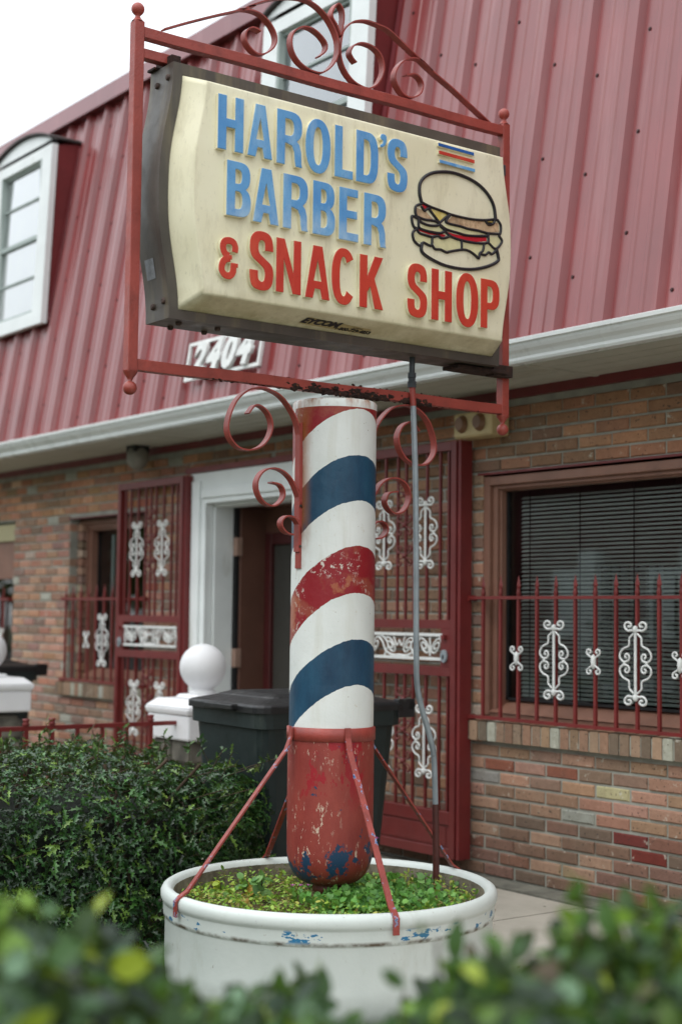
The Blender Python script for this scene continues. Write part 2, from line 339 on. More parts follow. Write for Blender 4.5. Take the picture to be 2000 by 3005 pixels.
def thing(name,label,cat,loc=(0,0,0),group=None,kind=None):
    o=bpy.data.objects.new(name,None); COL.objects.link(o); o.location=loc; o['label']=label; o['category']=cat; o['_loc']=[float(v) for v in loc]
    o.empty_display_size=.1
    if group: o['group']=group
    if kind: o['kind']=kind
    return o
def part(name,mb,mat,parent,label=None,bevel=0,kind=None,seg=1):
    loc=tuple(root_loc(parent)); me=mb.mesh(name,mat,loc) if isinstance(mb,MB) else mb
    o=bpy.data.objects.new(name,me); COL.objects.link(o)
    if parent is not None: o.parent=parent; o['_loc']=list(map(float,loc))
    if label: o['label']=label
    if kind: o['kind']=kind
    if bevel:
        md=o.modifiers.new('bevel','BEVEL'); md.width=bevel; md.segments=seg; md.limit_method='ANGLE'; md.angle_limit=math.radians(40)
    return o
def single(name,mb,mat,label,cat,loc=None,group=None,kind=None,bevel=0):
    me=mb.mesh(name,mat,loc or (0,0,0)); o=bpy.data.objects.new(name,me); COL.objects.link(o)
    if loc: o.location=loc
    if label: o['label']=label
    if cat: o['category']=cat
    if group:o['group']=group
    if kind:o['kind']=kind
    if bevel:
        md=o.modifiers.new('bevel','BEVEL'); md.width=bevel; md.limit_method='ANGLE'
    return o
def structure(name,mb,mat): return single(name,mb,mat,None,None,kind='structure')
def place(name,me,loc,parent):           # instance of a shared mesh as a child; loc in world coordinates
    o=bpy.data.objects.new(name,me); COL.objects.link(o); o.parent=parent
    o.location=tuple(np.array(loc)-root_loc(parent)); return o
def smooth_path(pts,n=6):                # Catmull-Rom through the points
    P=[np.array(p,float) for p in pts]; P=[2*P[0]-P[1]]+P+[2*P[-1]-P[-2]]; out=[]
    for i in range(1,len(P)-2):
        for j in range(n):
            t=j/n; a,b,c,d=P[i-1],P[i],P[i+1],P[i+2]
            out.append(.5*((2*b)+(c-a)*t+(2*a-5*b+4*c-d)*t*t+(3*b-a-3*c+d)*t**3))
    out.append(P[-2]); return out
def flat(name,contours,depth,mat_face,mat_side,bev=.0015,loc=None,proud=0.0):
    """extruded 2D outlines (u right, v up) standing on the plane x=0, facing +X; returns a mesh in (x,y,z)"""
    cu=bpy.data.curves.new(name,'CURVE'); cu.dimensions='2D'; cu.fill_mode='BOTH'; cu.extrude=depth/2; cu.bevel_depth=bev; cu.bevel_resolution=1; cu.offset=-bev
    for c in contours:
        sp=cu.splines.new('POLY'); sp.points.add(len(c)-1); sp.use_cyclic_u=True
        for i,(u,v) in enumerate(c): sp.points[i].co=(u,v,0,1)
    ob=bpy.data.objects.new(name,cu); me=bpy.data.meshes.new_from_object(ob.evaluated_get(bpy.context.evaluated_depsgraph_get()) if False else ob)
    bpy.data.objects.remove(ob); bpy.data.curves.remove(cu)
    me.transform(Matrix(((0,0,1,depth/2+bev+proud),(1,0,0,0),(0,1,0,0),(0,0,0,1))))
    me.materials.clear(); me.materials.append(mat_face); me.materials.append(mat_side)
    top=depth+bev*1.2
    for p in me.polygons:
        p.material_index=0 if p.normal.x>.35 else 1; p.use_smooth=False
    me.name=name; return me
# ================================================================== GROUND
g=MB(); g.box(-120,120,-120,120,-.5,.085); structure('ground',g,M['ground'])
g=MB()
for x0 in np.arange(-14,3,1.5): g.box(x0+.006,x0+1.494,3.62,5.168,.0,.120)
structure('pavement',g,M['paving'])
g=MB()
for x0 in np.arange(-14,3,1.5):
    g.box(max(x0,-3.86)+.006,x0+1.494,1.9,3.608,.0,.118) if x0+1.4>-3.86 else None
structure('path',g,M['paving'])
g=MB(); g.box(-16,2,5.176,5.42,0,.128); structure('footing_strip',g,M['strip'])
g=MB(); g.box(-120,120,-11,-3.6,-.3,.09); structure('road',g,M['asphalt'])
# ================================================================== BUILDING
B=thing('brick_building','low brown brick shop building with sloping red metal roof and white dormer windows','building',(-6,5.4,.12))
WY=5.34; ZB=.129; CH=.0677; BL=.224
holes=[(-5.90,-3.0,.935,2.214),(-8.80,-6.93,.0,2.42),(-10.70,-9.50,.935,2.19),(-13.4,-11.72,.55,2.22)]
X0,X1,ZT=-16.0,1.0,2.64
def inhole(x0,x1,z0,z1):
    for h in holes:
        if x1>h[0]+.004 and x0<h[1]-.004 and z1>h[2]+.012 and z0<h[3]-.012: return h
    return None
g=MB()
cuts=sorted(set([X0,X1]+[v for h in holes for v in h[:2]]))
for a,b in zip(cuts[:-1],cuts[1:]):
    h=[h for h in holes if a>=h[0]-1e-6 and b<=h[1]+1e-6]
    if h:
        h=h[0]
        if h[2]>.13: g.box(a,b,WY+.009,WY+.22,.05,h[2]-.02)
        g.box(a,b,WY+.009,WY+.22,h[3],ZT)
    else: g.box(a,b,WY+.009,WY+.22,.05,ZT)
wall=part('wall',g,M['mortar'],B)
pal=[((168,130,108),5),((156,118,98),5),((148,116,96),4),((182,142,116),4),((132,108,92),5),((120,100,86),4),((160,106,84),3),((106,94,82),3),((176,134,100),3),((150,98,78),2),((190,154,126),2),((196,192,178),.45),((170,164,150),.5),((150,70,52),.25)]
pc=[c for c,w in pal]; pw=np.array([w for c,w in pal]); pw/=pw.sum()
def bcol(z=1,x=0):
    c=np.array(pc[rng.choice(len(pc),p=pw)],float); c=c*.62+np.array([160,128,110])*.38+rng.normal(0,3,3)-1
    if z<.5: c=c*np.array([.80,.82,.83]) if rng.random()<.75 else c*.92
    if z>2.2: c=c*np.array([1.06,1.0,.90])
    if x<-8: c=c*1.05+np.array([3,2,4])
    c=(c*.92+c.mean()*.08)*np.array([1.05,1.02,1.0])
    return lin(tuple(np.clip(c,20,240)))
def brick_geo(g,cx,cy,cz,L,H,D,col,rot=False):
    # irregular eight-cornered brick with chamfered front face
    j=lambda a:float(rng.normal(0,a)); e=.0055
    x0,x1=cx-L/2+j(.0015),cx+L/2+j(.0015); z0,z1=cz-H/2+j(.001),cz+H/2+j(.001); yf=cy+j(.0016); yb=cy+D
    fr=[(x0+e+abs(j(.002)),yf,z0+e),(x1-e-abs(j(.002)),yf,z0+e+abs(j(.001))),(x1-e,yf,z1-e-abs(j(.0015))),(x0+e,yf,z1-e)]
    mid=[(x0,yf+e,z0),(x1,yf+e,z0),(x1,yf+e,z1),(x0,yf+e,z1)]; bk=[(x,yb,z) for x,_,z in mid]
    vs=fr+mid+bk; fs=[(0,1,2,3)]
    for a,b in ((0,4),(4,8)):
        for i in range(4):
            k2=(i+1)%4; fs.append((a+i,b+i,b+k2,a+k2))
    g.add(vs,fs,0,col)
bricks=[]; nc=int((ZT-.045-ZB)/CH)
for k_ in range(-1,nc+1):
    zc=ZB+CH*k_+CH/2
    if zc-CH/2<.05 or zc+CH/2>ZT-.02: continue
    units=[]
    for bl,ra,rb,o_ in ((.224,-7.86,X1,-4.641 if k_%2==1 else -4.641+.112),(.2005,X0,-7.86,-9.0 if k_%2==1 else -9.1)):
        for i in range(int(math.floor((ra-o_)/bl)),int(math.ceil((rb-o_)/bl))):
            units.append((max(o_+i*bl,ra)+.0058,min(o_+(i+1)*bl,rb)-.0058))
    for x0,x1 in units:
        segs=[(x0,x1)]
        for h in holes:
            lo=h[2]-.115 if h[2]>.13 and h[0]<-3 and h[2]>.9 else h[2]
            if zc+CH*.45>lo+.01 and zc-CH*.45<h[3]-.005:
                ns=[]
                for a,b in segs:
                    if b<=h[0] or a>=h[1]: ns.append((a,b)); continue
                    if a<h[0]: ns.append((a,h[0]+.002))
                    if b>h[1]: ns.append((h[1]-.002,b))
                segs=ns
        for a,b in segs:
            if b-a>.03: bricks.append(((a+b)/2,zc,b-a))
def vis(b):
    x,z,_=b; d=math.hypot(x,WY); q=R@(np.array([x,WY,z])-CAM); u=CX+F*q[0]/q[2]; v=CY+F*q[1]/q[2]
    ok=-20<u<2020 and 900<v<2720
    if 845<u<1090: ok=False
    if u<500 and v>2250: ok=False
    return (0 if ok else 1, d)
full=[b for b in bricks if abs(b[2]-(BL-.0116))<.002 or True]
full.sort(key=vis)
BV=[]
variants={}
def brick_mesh(L,col):
    g=MB(); brick_geo(g,0,0,0,L,CH-.0125,.07,col); return g.mesh('brick',M['brick'])
pool=[brick_mesh(BL-.0116,bcol(z)) for z in (1,)*22+(.3,)*10+(2.4,)*10]
special={}
def near(x,z): return min(full[:300],key=lambda b:(b[0]-x)**2+((b[1]-z)*3)**2)
c5=lambda x,y:on(1300+x*.4464,2050+y*.4464,1,WY)
for (px,py),c in (((1105,590),(190,182,140)),((260,485),(150,148,142)),((900,770),(158,160,150)),((1230,925),(112,48,42)),((1360,1040),(116,46,36)),((780,455),(146,86,66)),((370,415),(142,86,66))):
    q=c5(px,py); special[near(q[0],q[2])]=c
for n_,b in enumerate(full[:300]):
    x,z,L=b
    if b in special: me=brick_mesh(L,lin(special[b]))
    elif abs(L-(BL-.0116))<.002 or abs(L-.1889)<.002:
        pidx=int(rng.integers(0,22)) if .5<=z<=2.2 else (22+int(rng.integers(0,10)) if z<.5 else 32+int(rng.integers(0,10))); me=pool[pidx]; short=L<.2
    else: me=brick_mesh(L,bcol(z))
    ob_=place('brick',me,(x,WY+float(rng.normal(0,.0015)),z),wall)
    if abs(L-.1889)<.002 and b not in special: ob_.scale=(.1889/.2124,1,1)
g=MB()
for x,z,L in full[300:]: brick_geo(g,x,WY,z,L,CH-.0125,.07,bcol(z,x) if not(x<-8.8 and rng.random()<.03) else lin((178,178,166)))
# brick reveals of the window openings
for h in (holes[2],):
    for side,xx in ((1,h[0]),(-1,h[1])):
        if xx>-3.5: continue
        for k_ in range(nc):
            zc=ZB+CH*k_+CH/2
            if h[2]<zc<h[3]-.03:
                c=bcol(zc); c=tuple(v*.85 for v in c[:3])+(1,); x_a=xx-.004 if side==1 else xx-.08
                g.box(x_a,x_a+.084,WY+.074,WY+.15,zc-CH/2+.0055,zc+CH/2-.0055,0,c)
part('brickwork',g,M['brick'],wall,kind='stuff')
# rowlock sills
def sill(hx0,hx1,n_lim):
    x=hx0-.10; i=0; g=MB()
    while x<hx1+.1:
        c=lin(tuple(np.clip((np.array(pc[rng.choice(11,p=pw[:11]/pw[:11].sum())])*.45+np.array([138,122,100])*.55)*(.88+.22*rng.random()),20,230))) if rng.random()>.12 else lin((176,176,160))
        gg=MB(); w=.0655-.010
        e=.004; j=float(rng.normal(0,.002)); yf=WY-.042+j
        # slightly sloping top
        vs=[(x,yf,.826),(x+w,yf,.826),(x+w,yf,.924),(x,yf,.924),(x,WY+.13,.826),(x+w,WY+.13,.826),(x+w,WY+.13,.940),(x,WY+.13,.940)]
        fs=[(0,1,2,3),(1,5,6,2),(2,6,7,3),(3,7,4,0),(0,4,5,1)]
        if i<n_lim: gg.add(vs,fs,0,c); o=part('sill_brick',gg,M['brick'],wall)
        else: g.add(vs,fs,0,c)
        x+=.0655; i+=1
    if g.v: part('sill_brickwork',g,M['brick'],wall,kind='stuff')
    m_=MB(); m_.box(hx0-.10,hx1+.1,WY-.036,WY+.12,.829,.918); part('sill_mortar',m_,M['mortar'],wall)
sill(-5.90,-3.0,24); sill(-10.70,-9.50,18)
# maroon band under soffit, soffit, gutter
g=MB(); g.box(-16,1,WY-.02,WY+.009,2.598,2.645); part('frieze_board',g,M['maroon'],B)
g=MB(); g.box(-16,1,4.86,WY+.2,2.646,2.66)
for y in (4.97,5.09,5.21): g.box(-16,1,y,y+.004,2.6435,2.646)
for x in (-12.4,-8.73,-5.07,-1.4): g.box(x,x+.03,4.86,5.33,2.640,2.646)
part('soffit',g,M['soffit'],B)
g=MB()
prof=[(4.86,2.650),(4.805,2.650),(4.797,2.662),(4.797,2.674),(4.785,2.690),(4.768,2.703),(4.757,2.718),(4.753,2.731),(4.742,2.733),(4.740,2.750),(4.748,2.754),(4.758,2.748),(4.80,2.70),(4.86,2.70)]
for i in range(len(prof)-1):
    (y0,z0),(y1,z1)=prof[i],prof[i+1]
    g.add([(-16,y0,z0),(1,y0,z0),(1,y1,z1),(-16,y1,z1)],[(0,1,2,3)],0)
part('gutter',g,M['gutter'],B)
g=MB(); g.box(-16,1,4.85,4.862,2.66,2.705); part('fascia',g,M['gutter'],B)
# mansard roof
TA=math.tan(math.radians(9.3)); RY0,RZ0=4.83+.03,2.734
def roof_y(z): return RY0+(z-RZ0)*TA
z0r,z1r=2.72,5.36
ribs0=-4.935+.03
pitch=.305; ca,sa=math.cos(math.radians(9.3)),math.sin(math.radians(9.3))
nvec=(0,-ca,sa)
def rpt(x,z,h): return (x,roof_y(z)-ca*h,z+sa*h)
roof=MB(); roof.box(-16,1,5.02,9.5,2.9,2.93); roof.box(-16,1,5.35,9.5,5.28,5.34)
roof.add([(-16,roof_y(2.66)+.02,2.66),(1,roof_y(2.66)+.02,2.66),(1,roof_y(5.36)+.02,5.36),(-16,roof_y(5.36)+.02,5.36)],[(0,1,2,3)])
roofo=part('roof',roof,M['cheek'],B)
def rib_prof(x):  # one pitch of the sheet: major rib + two minor ribs, starting at the rib's left foot
    return [(x,0),(x+.018,.036),(x+.046,.036),(x+.064,0),(x+.130,0),(x+.137,.006),(x+.155,.006),(x+.162,0),(x+.218,0),(x+.225,.006),(x+.243,.006),(x+.250,0),(x+.305,0)]
def panel_mesh():
    g=MB(); P=[]
    for r_ in range(3): P+=rib_prof(r_*pitch)[:-1]
    P.append((3*pitch+.0,.0))
    vs=[]
    for x,h in P: vs+= [rpt(x,z0r,h+.002),rpt(x,z1r,h+.002)]
    g.add(vs,[(2*i,2*i+2,2*i+3,2*i+1) for i in range(len(P)-1)])
    g.add([rpt(-.012,z0r,.0),rpt(-.012,z1r,.0),rpt(0,z0r,.0015),rpt(0,z1r,.0015)],[(0,2,3,1)])
    return g.mesh('roof_panel',M['roof'])
pm=panel_mesh()
pstart=ribs0-3*pitch*13
screws=MB()
for i in range(21):
    xs=pstart+i*3*pitch
    if xs+3*pitch>1.2: break
    place('roof_panel',pm,(xs,0,0),roofo)
    for r_ in range(3):
        for zz in np.arange(2.86,5.3,.49):
            c=Vector(rpt(xs+r_*pitch+.095+ (.0 if int(zz*10)%2 else .0),zz+rng.normal(0,.01)+.16*((r_+i)%3),.003)); n=Vector(nvec)
            a=n.orthogonal().normalized(); b=n.cross(a)
            for rr,hh,mi in ((.010,.002,0),(.006,.006,0)):
                vs=[c+a*rr*math.cos(t_*math.pi/3)+b*rr*math.sin(t_*math.pi/3)+n*hh for t_ in range(6)]
                vs0=[v-n*hh*1.3 for v in vs]
                screws.add(vs+vs0,[tuple(range(6))]+[(j,j+6,(j+1)%6+6,(j+1)%6) for j in range(6)])
part('screws',screws,paint('roof_screw',(72,40,40),.5,.2,40,bump=0),roofo,kind='stuff')
g=MB(); yt=roof_y(5.36); g.box(-16,1,yt-.075,yt+.5,5.335,5.465); g.box(-16,1,yt-.085,yt-.075,5.325,5.35)
part('roof_cap',g,M['cap'],roofo)
# dormers
def dormer(xr,shade,label):
    w=1.07; xl=xr-w; zb,zc=3.665,5.075; tn=math.tan(math.radians(2.5)); fy=lambda z:4.945+(z-zb)*tn
    dm=MB()
    d=bpy.data.objects.new('dormer',None); COL.objects.link(d); d.parent=B; d['_loc']=list(B['_loc']); d['label']=label
    arch=[(xl+w*t_,zc+.03+.11*math.sin(math.pi*t_)**.8) for t_ in np.linspace(0,1,17)]
    # cheeks
    for xx in (xl+.02,xr-.02):
        g=MB()
        g.add([(xx,fy(zb)+.03,zb),(xx,roof_y(zb)+.05,zb),(xx,roof_y(zc+.05)+.06,zc+.05),(xx,fy(zc)+.03,zc)],[(0,1,2,3)])
        part('cheek',g,M['cheek'],d)
    g=MB(); g.add([(xr-.005,roof_y(zb)-.03,zb+.02),(xr+.05,roof_y(zb)-.042,zb+.02),(xr+.05,roof_y(zc)-.042,zc),(xr-.005,roof_y(zc)-.03,zc)],[(0,1,2,3)])
    part('flashing',g,M['cap'],d); g=MB()
    g.add([(xl+.005,roof_y(zb)-.03,zb+.02),(xl-.05,roof_y(zb)-.042,zb+.02),(xl-.05,roof_y(zc)-.042,zc),(xl+.005,roof_y(zc)-.03,zc)],[(3,2,1,0)])
    part('flashing',g,M['cap'],d)
    # front casing: arch head, jambs, sill
    px0,px1=xr-.165-.745,xr-.165; pz0,pz1=3.775,4.99
    g=MB()
    def slab(x0,x1,z0,z1,t0=-.02,t1=.03):
        g.add([(x0,fy(z0)+t0,z0),(x1,fy(z0)+t0,z0),(x1,fy(z1)+t0,z1),(x0,fy(z1)+t0,z1),(x0,fy(z0)+t1,z0),(x1,fy(z0)+t1,z0),(x1,fy(z1)+t1,z1),(x0,fy(z1)+t1,z1)],
              [(0,1,2,3),(7,6,5,4),(4,5,1,0),(5,6,2,1),(6,7,3,2),(7,4,0,3)])
    slab(xl,px0,zb,zc); slab(px1,xr,zb,zc); slab(px0,px1,zb,pz0); slab(px0,px1,pz1,zc)
    top=[(x,fy(z)-.02,z) for x,z in arch]; bk=[(x,fy(z)+.03,z) for x,z in arch]
    n=len(arch); g.add(top,[tuple([i for i in range(n)][::-1])]); 
    g.add(top+bk,[(i,i+1,n+i+1,n+i) for i in range(n-1)])
    part('casing',g,M['white_trim'],d)
    # little roof over the arch
    g=MB(); a=[(x,fy(z)-.05,z+.012) for x,z in arch]; b=[(x,roof_y(z)+.05,z+.012) for x,z in arch]; a2=[(x,y,z+.016) for x,y,z in a]; b2=[(x,y,z+.016) for x,y,z in b]
    vs=a+b+a2+b2; 
    for i in range(n-1): g.add([vs[q] for q in (i,i+1,n+i+1,n+i)],[(3,2,1,0)]); g.add([vs[2*n+q] for q in (i,i+1,n+i+1,n+i)],[(0,1,2,3)]); g.add([vs[q] for q in (i,i+1,2*n+i+1,2*n+i)],[(0,1,2,3)])
    for q in (0,n-1): g.add([a[q],b[q],b2[q],a2[q]],[(0,1,2,3)])
    part('dormer_roof',g,paint('dark_drip_edge',(60,52,50),.6,.1,5),d)
    # sashes and panes
    g=MB(); zs=[pz1,4.705,4.385,4.075,pz0]
    for i,z in enumerate(zs[1:-1]):
        hw=.007 if i!=1 else .016; g.box(px0,px1,fy(z)+.014-(.008 if i==1 else 0),fy(z)+.030,z-hw,z+hw)
    for z_,dz in ((pz1-.012,.012),(pz0+.014,.014)): g.box(px0,px1,fy(z_)+.010,fy(z_)+.032,z_-dz,z_+dz)
    g.box(px0,px0+.02,fy(pz0)+.03,fy(pz1)+.032,pz0,pz1); g.box(px1-.02,px1,fy(pz0)+.03,fy(pz1)+.032,pz0,pz1)
    part('sash',g,M['screen'],d)
    for a_,b_ in zip(zs[:-1],zs[1:]):
        g=MB(); g.add([(px0,fy(b_)+.028,b_+.01),(px1,fy(b_)+.028,b_+.01),(px1,fy(a_)+.028,a_-.01),(px0,fy(a_)+.028,a_-.01)],[(0,1,2,3)]); part('pane',g,M['glass_up'],d)
    g=MB(); g.add([(px0,fy(pz0)+.045,pz0),(px1,fy(pz0)+.045,pz0),(px1,fy(pz1)+.045,pz1),(px0,fy(pz1)+.045,pz1)],[(0,1,2,3)]); part('shade',g,M[shade],d)
dormer(-10.44,'shade','white dormer window at the left with bright panes'); dormer(-6.45,'shade_grey','white dormer window behind the sign with grey panes'); 
# right window
def window(x0,x1,z0,z1,blind,deep=.085,steps=((0,.0,.036),(.036,.028,.048),(.084,.05,.03)),ins=.114,gd=.12):
    d=bpy.data.objects.new('window',None); COL.objects.link(d); d.parent=B; d['_loc']=list(B['_loc'])
    g=MB()
    yf=WY+deep
    # lintel / head, jambs, sill board in stepped trim
    for t_,dy,w in steps:
        y=yf+dy; 
        g.box(x0+t_,x0+t_+w,y,y+.07,z0+.02,z1-.0); g.box(x1-t_-w,x1-t_,y,y+.07,z0+.02,z1-.0)
        g.box(x0+t_+w,x1-t_-w,y,y+.07,z1-t_*.6-w*.6-.02,z1-t_*.6-.002)
    g.box(x0,x1,yf+.01,yf+.20,z0-.02,z0+.035); g.add([(x0,yf,z0+.036),(x1,yf,z0+.036),(x1,yf+.12,z0+.105),(x0,yf+.12,z0+.105)],[(0,1,2,3)])
    part('window_frame',g,M['brown_frame'],d,bevel=.003)
    a,b=x0+ins,x1-ins; c,e=z0+.10,z1-ins*.72-.012
    g=MB(); yg=yf+gd
    g.add([(a,yg,c),(b,yg,c),(b,yg,e),(a,yg,e)],[(0,1,2,3)]); part('pane',g,M['glass'],d)
    g=MB(); 
    for xx in (a,b-.012): g.box(xx,xx+.012,yg-.012,yg+.02,c,e)
    g.box(a,b,yg-.012,yg+.02,c,c+.012)
    part('sash',g,M['near_black'],d)
    if blind:
        g=MB(); z=c+.02
        while z<e-.02:
            g.add([(a+.05,yg+.045,z),(b-.02,yg+.045,z),(b-.02,yg+.062,z+.013),(a+.05,yg+.062,z+.013)],[(0,1,2,3)]); z+=.0215
        part('blind_slats',g,M['blind'],d,kind='stuff')
        g=MB()
        for xx in np.arange(a+.12,b,.36): g.box(xx,xx+.004,yg+.040,yg+.043,c,e)
        part('blind_cord',g,M['near_black'],d)
    return d
wr=window(-5.90,-3.0,.935,2.206,True,.012,((0,.0,.046),(.046,.024,.034),(.080,.042,.014)),.094,.09); wl=window(-10.70,-9.50,.935,2.19,False)
g=MB(); g.box(-10.40,-10.36,WY+.215,WY+.235,1.05,2.07); part('sash_stile',g,M['screen'],wl)
# thin lintel line above right window
g=MB(); g.box(-5.93,-2.9,WY-.004,WY+.086,2.214,2.226); part('lintel',g,M['maroon'],B); g=MB(); g.box(-10.72,-9.48,WY-.004,WY+.086,2.19,2.2); part('lintel',g,M['maroon'],B)
# curtain strip and hanging tag seen through the right window
g=MB()
for i in range(14):
    xx=-5.55+i*.032; g.box(xx,xx+.02,WY+.50+.012*(i%2),WY+.515+.012*(i%2),1.05,1.75)
part('curtain',g,M['shade_grey'],wr)
g=MB(); g.box(-4.72,-4.66,WY+.24,WY+.243,1.70,1.715); g.box(-4.715,-4.665,WY+.24,WY+.243,1.60,1.62); g.box(-4.70,-4.675,WY+.24,WY+.243,1.72,1.745)
part('yellow_tag',g,paint('yellow_tag',(214,190,40),.5,.05,5,bump=0),wr)
# far left opening
d=bpy.data.objects.new('window',None); COL.objects.link(d); d.parent=B; d['_loc']=list(B['_loc'])
g=MB(); g.box(-13.4,-11.72,WY+.03,WY+.08,2.06,2.20); part('header',g,M['cream_header'],d)
g=MB(); g.box(-13.4,-11.72,WY+.06,WY+.12,1.74,2.06); g.box(-11.80,-11.72,WY+.10,WY+.16,.55,1.74); part('panel',g,M['brown_frame'],d)
g=MB(); g.add([(-13.4,WY+.13,.55),(-11.8,WY+.13,.55),(-11.8,WY+.13,1.74),(-13.4,WY+.13,1.74)],[(0,1,2,3)]); part('pane',g,M['glass'],d)
# interior shell
g=MB(); g.box(-16,1,7.8,7.85,.05,2.64); g.box(-16,1,WY+.22,7.8,.05,.14); g.box(-16,1,WY+.22,7.8,2.60,2.64)
for x in (-16,-11.2,-9.2,-6.75,.95): g.box(x,x+.06,WY+.23,7.8,.13,2.6)
part('interior',g,M['dark_room'],B)
# door surround
g=MB()
g.box(-8.80,-8.605,WY-.045,WY+.02,.13,2.415); g.box(-7.125,-6.93,WY-.045,WY+.02,.13,2.415)
g.box(-8.605,-7.125,WY-.045,WY+.02,2.205,2.415); g.box(-8.76,-8.66,WY-.062,WY-.045,.13,2.36); g.box(-8.64,-7.09,WY-.062,WY-.045,2.24,2.30)
g.box(-8.605,-8.585,WY+.02,WY+.17,.13,2.205); g.box(-7.145,-7.125,WY+.02,WY+.17,.13,2.205); g.box(-8.585,-7.145,WY+.02,WY+.17,2.185,2.205)
part('door_surround',g,M['white_trim'],B,bevel=.003)
g=MB(); g.box(-8.86,-6.87,WY-.055,WY+.0,2.42,2.455); part('door_head_trim',g,M['maroon'],B)
# brown inner casing with hinge leaves, then the closed screen door in its maroon frame
g=MB(); g.box(-8.60,-8.545,WY+.205,WY+.44,.14,2.185); g.box(-7.185,-7.13,WY+.205,WY+.44,.14,2.185); g.box(-8.60,-7.13,WY+.205,WY+.44,2.19,2.25); g.box(-8.545,-7.185,WY+.40,WY+.44,2.02,2.19); case=part('inner_casing',g,M['door_brown'],B,bevel=.003)
g=MB(); g.box(-8.60,-8.56,WY+.172,WY+.204,.14,2.185); part('gap_shade_strip',g,M['near_black'],case)  # near-black strip standing in for the shaded gap between reveal and casing
for zz in (.45,1.17,1.92):
    g=MB(); g.box(-8.583,-8.535,WY+.168,WY+.212,zz-.062,zz+.062); part('hinge',g,paint('door_hinge',(150,122,108),.5,.1,9),case)
g=MB(); g.box(-8.545,-8.47,WY+.40,WY+.45,.14,2.02); g.box(-7.26,-7.185,WY+.40,WY+.45,.14,2.02); g.box(-8.47,-7.26,WY+.40,WY+.45,1.94,2.02); g.box(-8.47,-7.26,WY+.40,WY+.45,.14,.32)
door=part('door',g,paint('dark_maroon_door_frame',(74,24,24),.5,.1,5,bump=0),B,bevel=.004)
g=MB(); g.box(-8.47,-7.26,WY+.43,WY+.44,.32,1.94); part('door_panel',g,paint('grey_door_screen',(56,54,49),.7,.06,3,bump=0),door)
g=MB(); g.box(-9.1,-6.9,WY-.0,WY+.6,.10,.16); part('threshold',g,M['strip'],B)
# ================================================================== CAST ORNAMENTS
def ornament(h,w,pit=(1,1)):
    """tall rosette: centre rod, two mirrored scroll outlines; local origin in its middle, faces -Y"""
    g=MB(); r=.0045*h/.375; pr=[(r*1.15*math.cos(a),r*1.0*math.sin(a)) for a in np.linspace(0,2*math.pi,7)[:-1]]
    def st(pts,sc=1):
        p=smooth_path([(x*w,0,z*h) for x,z in pts],4); g.sweep(p,[(a*sc,b*sc) for a,b in pr],(0,1,0))
    g.sweep([(0,0,-.40*h),(0,0,.40*h)],[(a*1.5,b*1.5) for a,b in pr],(0,1,0))
    for s in (1,-1):
        for v in (1,-1):
            st([(s*.06,v*.36),(s*.14,v*.33),(s*.20,v*.30),(s*.20,v*.24),(s*.24,v*.205),(s*.40,v*.175),(s*.5,v*.12),(s*.5,v*.06),(s*.40,v*.02),(s*.34,v*.0)])
            st([(s*.40,v*.015),(s*.25,v*.03),(s*.20,v*.065),(s*.23,v*.105),(s*.31,v*.11),(s*.34,v*.08),(s*.29,v*.062)],1.0)
            st([(s*.02,v*.39),(s*.12,v*.40),(s*.24,v*.395),(s*.34,v*.43),(s*.34,v*.475),(s*.24,v*.497),(s*.14,v*.475),(s*.16,v*.445),(s*.24,v*.445)],1.15)
    for v in (1,-1): g.ball((0,0,v*.41*h),.014*h/.375,0,8,6,1.3)
    return g.mesh('ornament',M['cast_white'])
def small_orn():
    g=MB(); r=.005; pr=[(r*math.cos(a),r*math.sin(a)) for a in np.linspace(0,2*math.pi,7)[:-1]]
    for s in (1,-1):
        for v in (1,-1):
            p=smooth_path([(s*.004,0,v*.008),(s*.016,0,v*.022),(s*.030,0,v*.030),(s*.042,0,v*.040),(s*.040,0,v*.055),(s*.024,0,v*.058),(s*.016,0,v*.046),(s*.026,0,v*.040)],4); g.sweep(p,pr,(0,1,0))
    g.ball((0,0,0),.014,0,8,6,2.6); return g.mesh('small_ornament',M['cast_white'])
ORN=ornament(.385,.188); SORN=small_orn()
# ================================================================== WINDOW GUARDS
def bar_mesh():
    g=MB(); s=.0075; g.box(-s,s,-s,s,.935,1.590)
    g.sweep([(0,0,1.578),(0,0,1.590),(0,0,1.602),(0,0,1.615)],[(.011*math.cos(a),.011*math.sin(a)) for a in np.linspace(0,2*math.pi,9)[:-1]],(0,1,0),scale=[.8,1.2,.8,.9])
    g.sweep([(0,0,1.612),(0,0,1.625),(0,0,1.640),(0,0,1.68)],[(.015,0),(0,.007),(-.015,0),(0,-.007)],(0,1,0),smooth=False,scale=[.5,1,.8,.05])
    return g.mesh('bar',M['guard'])
BARM=bar_mesh()
def guard(xs,x0,x1,big,small,label,zlo=.945,y=WY-.035):
    t=thing('window_guard',label,'window bars',((x0+x1)/2,y,.94),'red iron guards on the shop windows')
    for z in (1.566,zlo):
        g=MB(); g.box(x0,x1,y-.012,y+.012,z-.008,z+.008); part('rail',g,M['guard'],t)
    for x in xs: place('bar',BARM,(x,y,0),t)
    for x in big: place('ornament',ORN,(x,y-.014,1.258),t)
    for x in small: place('small_ornament',SORN,(x,y-.014,1.258),t)
    for xx in (x0,x1):
        for za,zb_ in ((zlo-.02,zlo+.01),(1.55,1.58)): g=MB(); g.box(xx-.012,xx+.012,y-.0125,WY+.01,za,zb_); part('wall_bracket',g,M['guard'],t)
bx=[-5.846+.1329*i for i in range(20)]
guard(bx,-5.955,-3.1,[bx[i] for i in (4,8,12,16)],[bx[i] for i in (2,6,10,14)],'red spear-topped window guard over the large window right of the door')
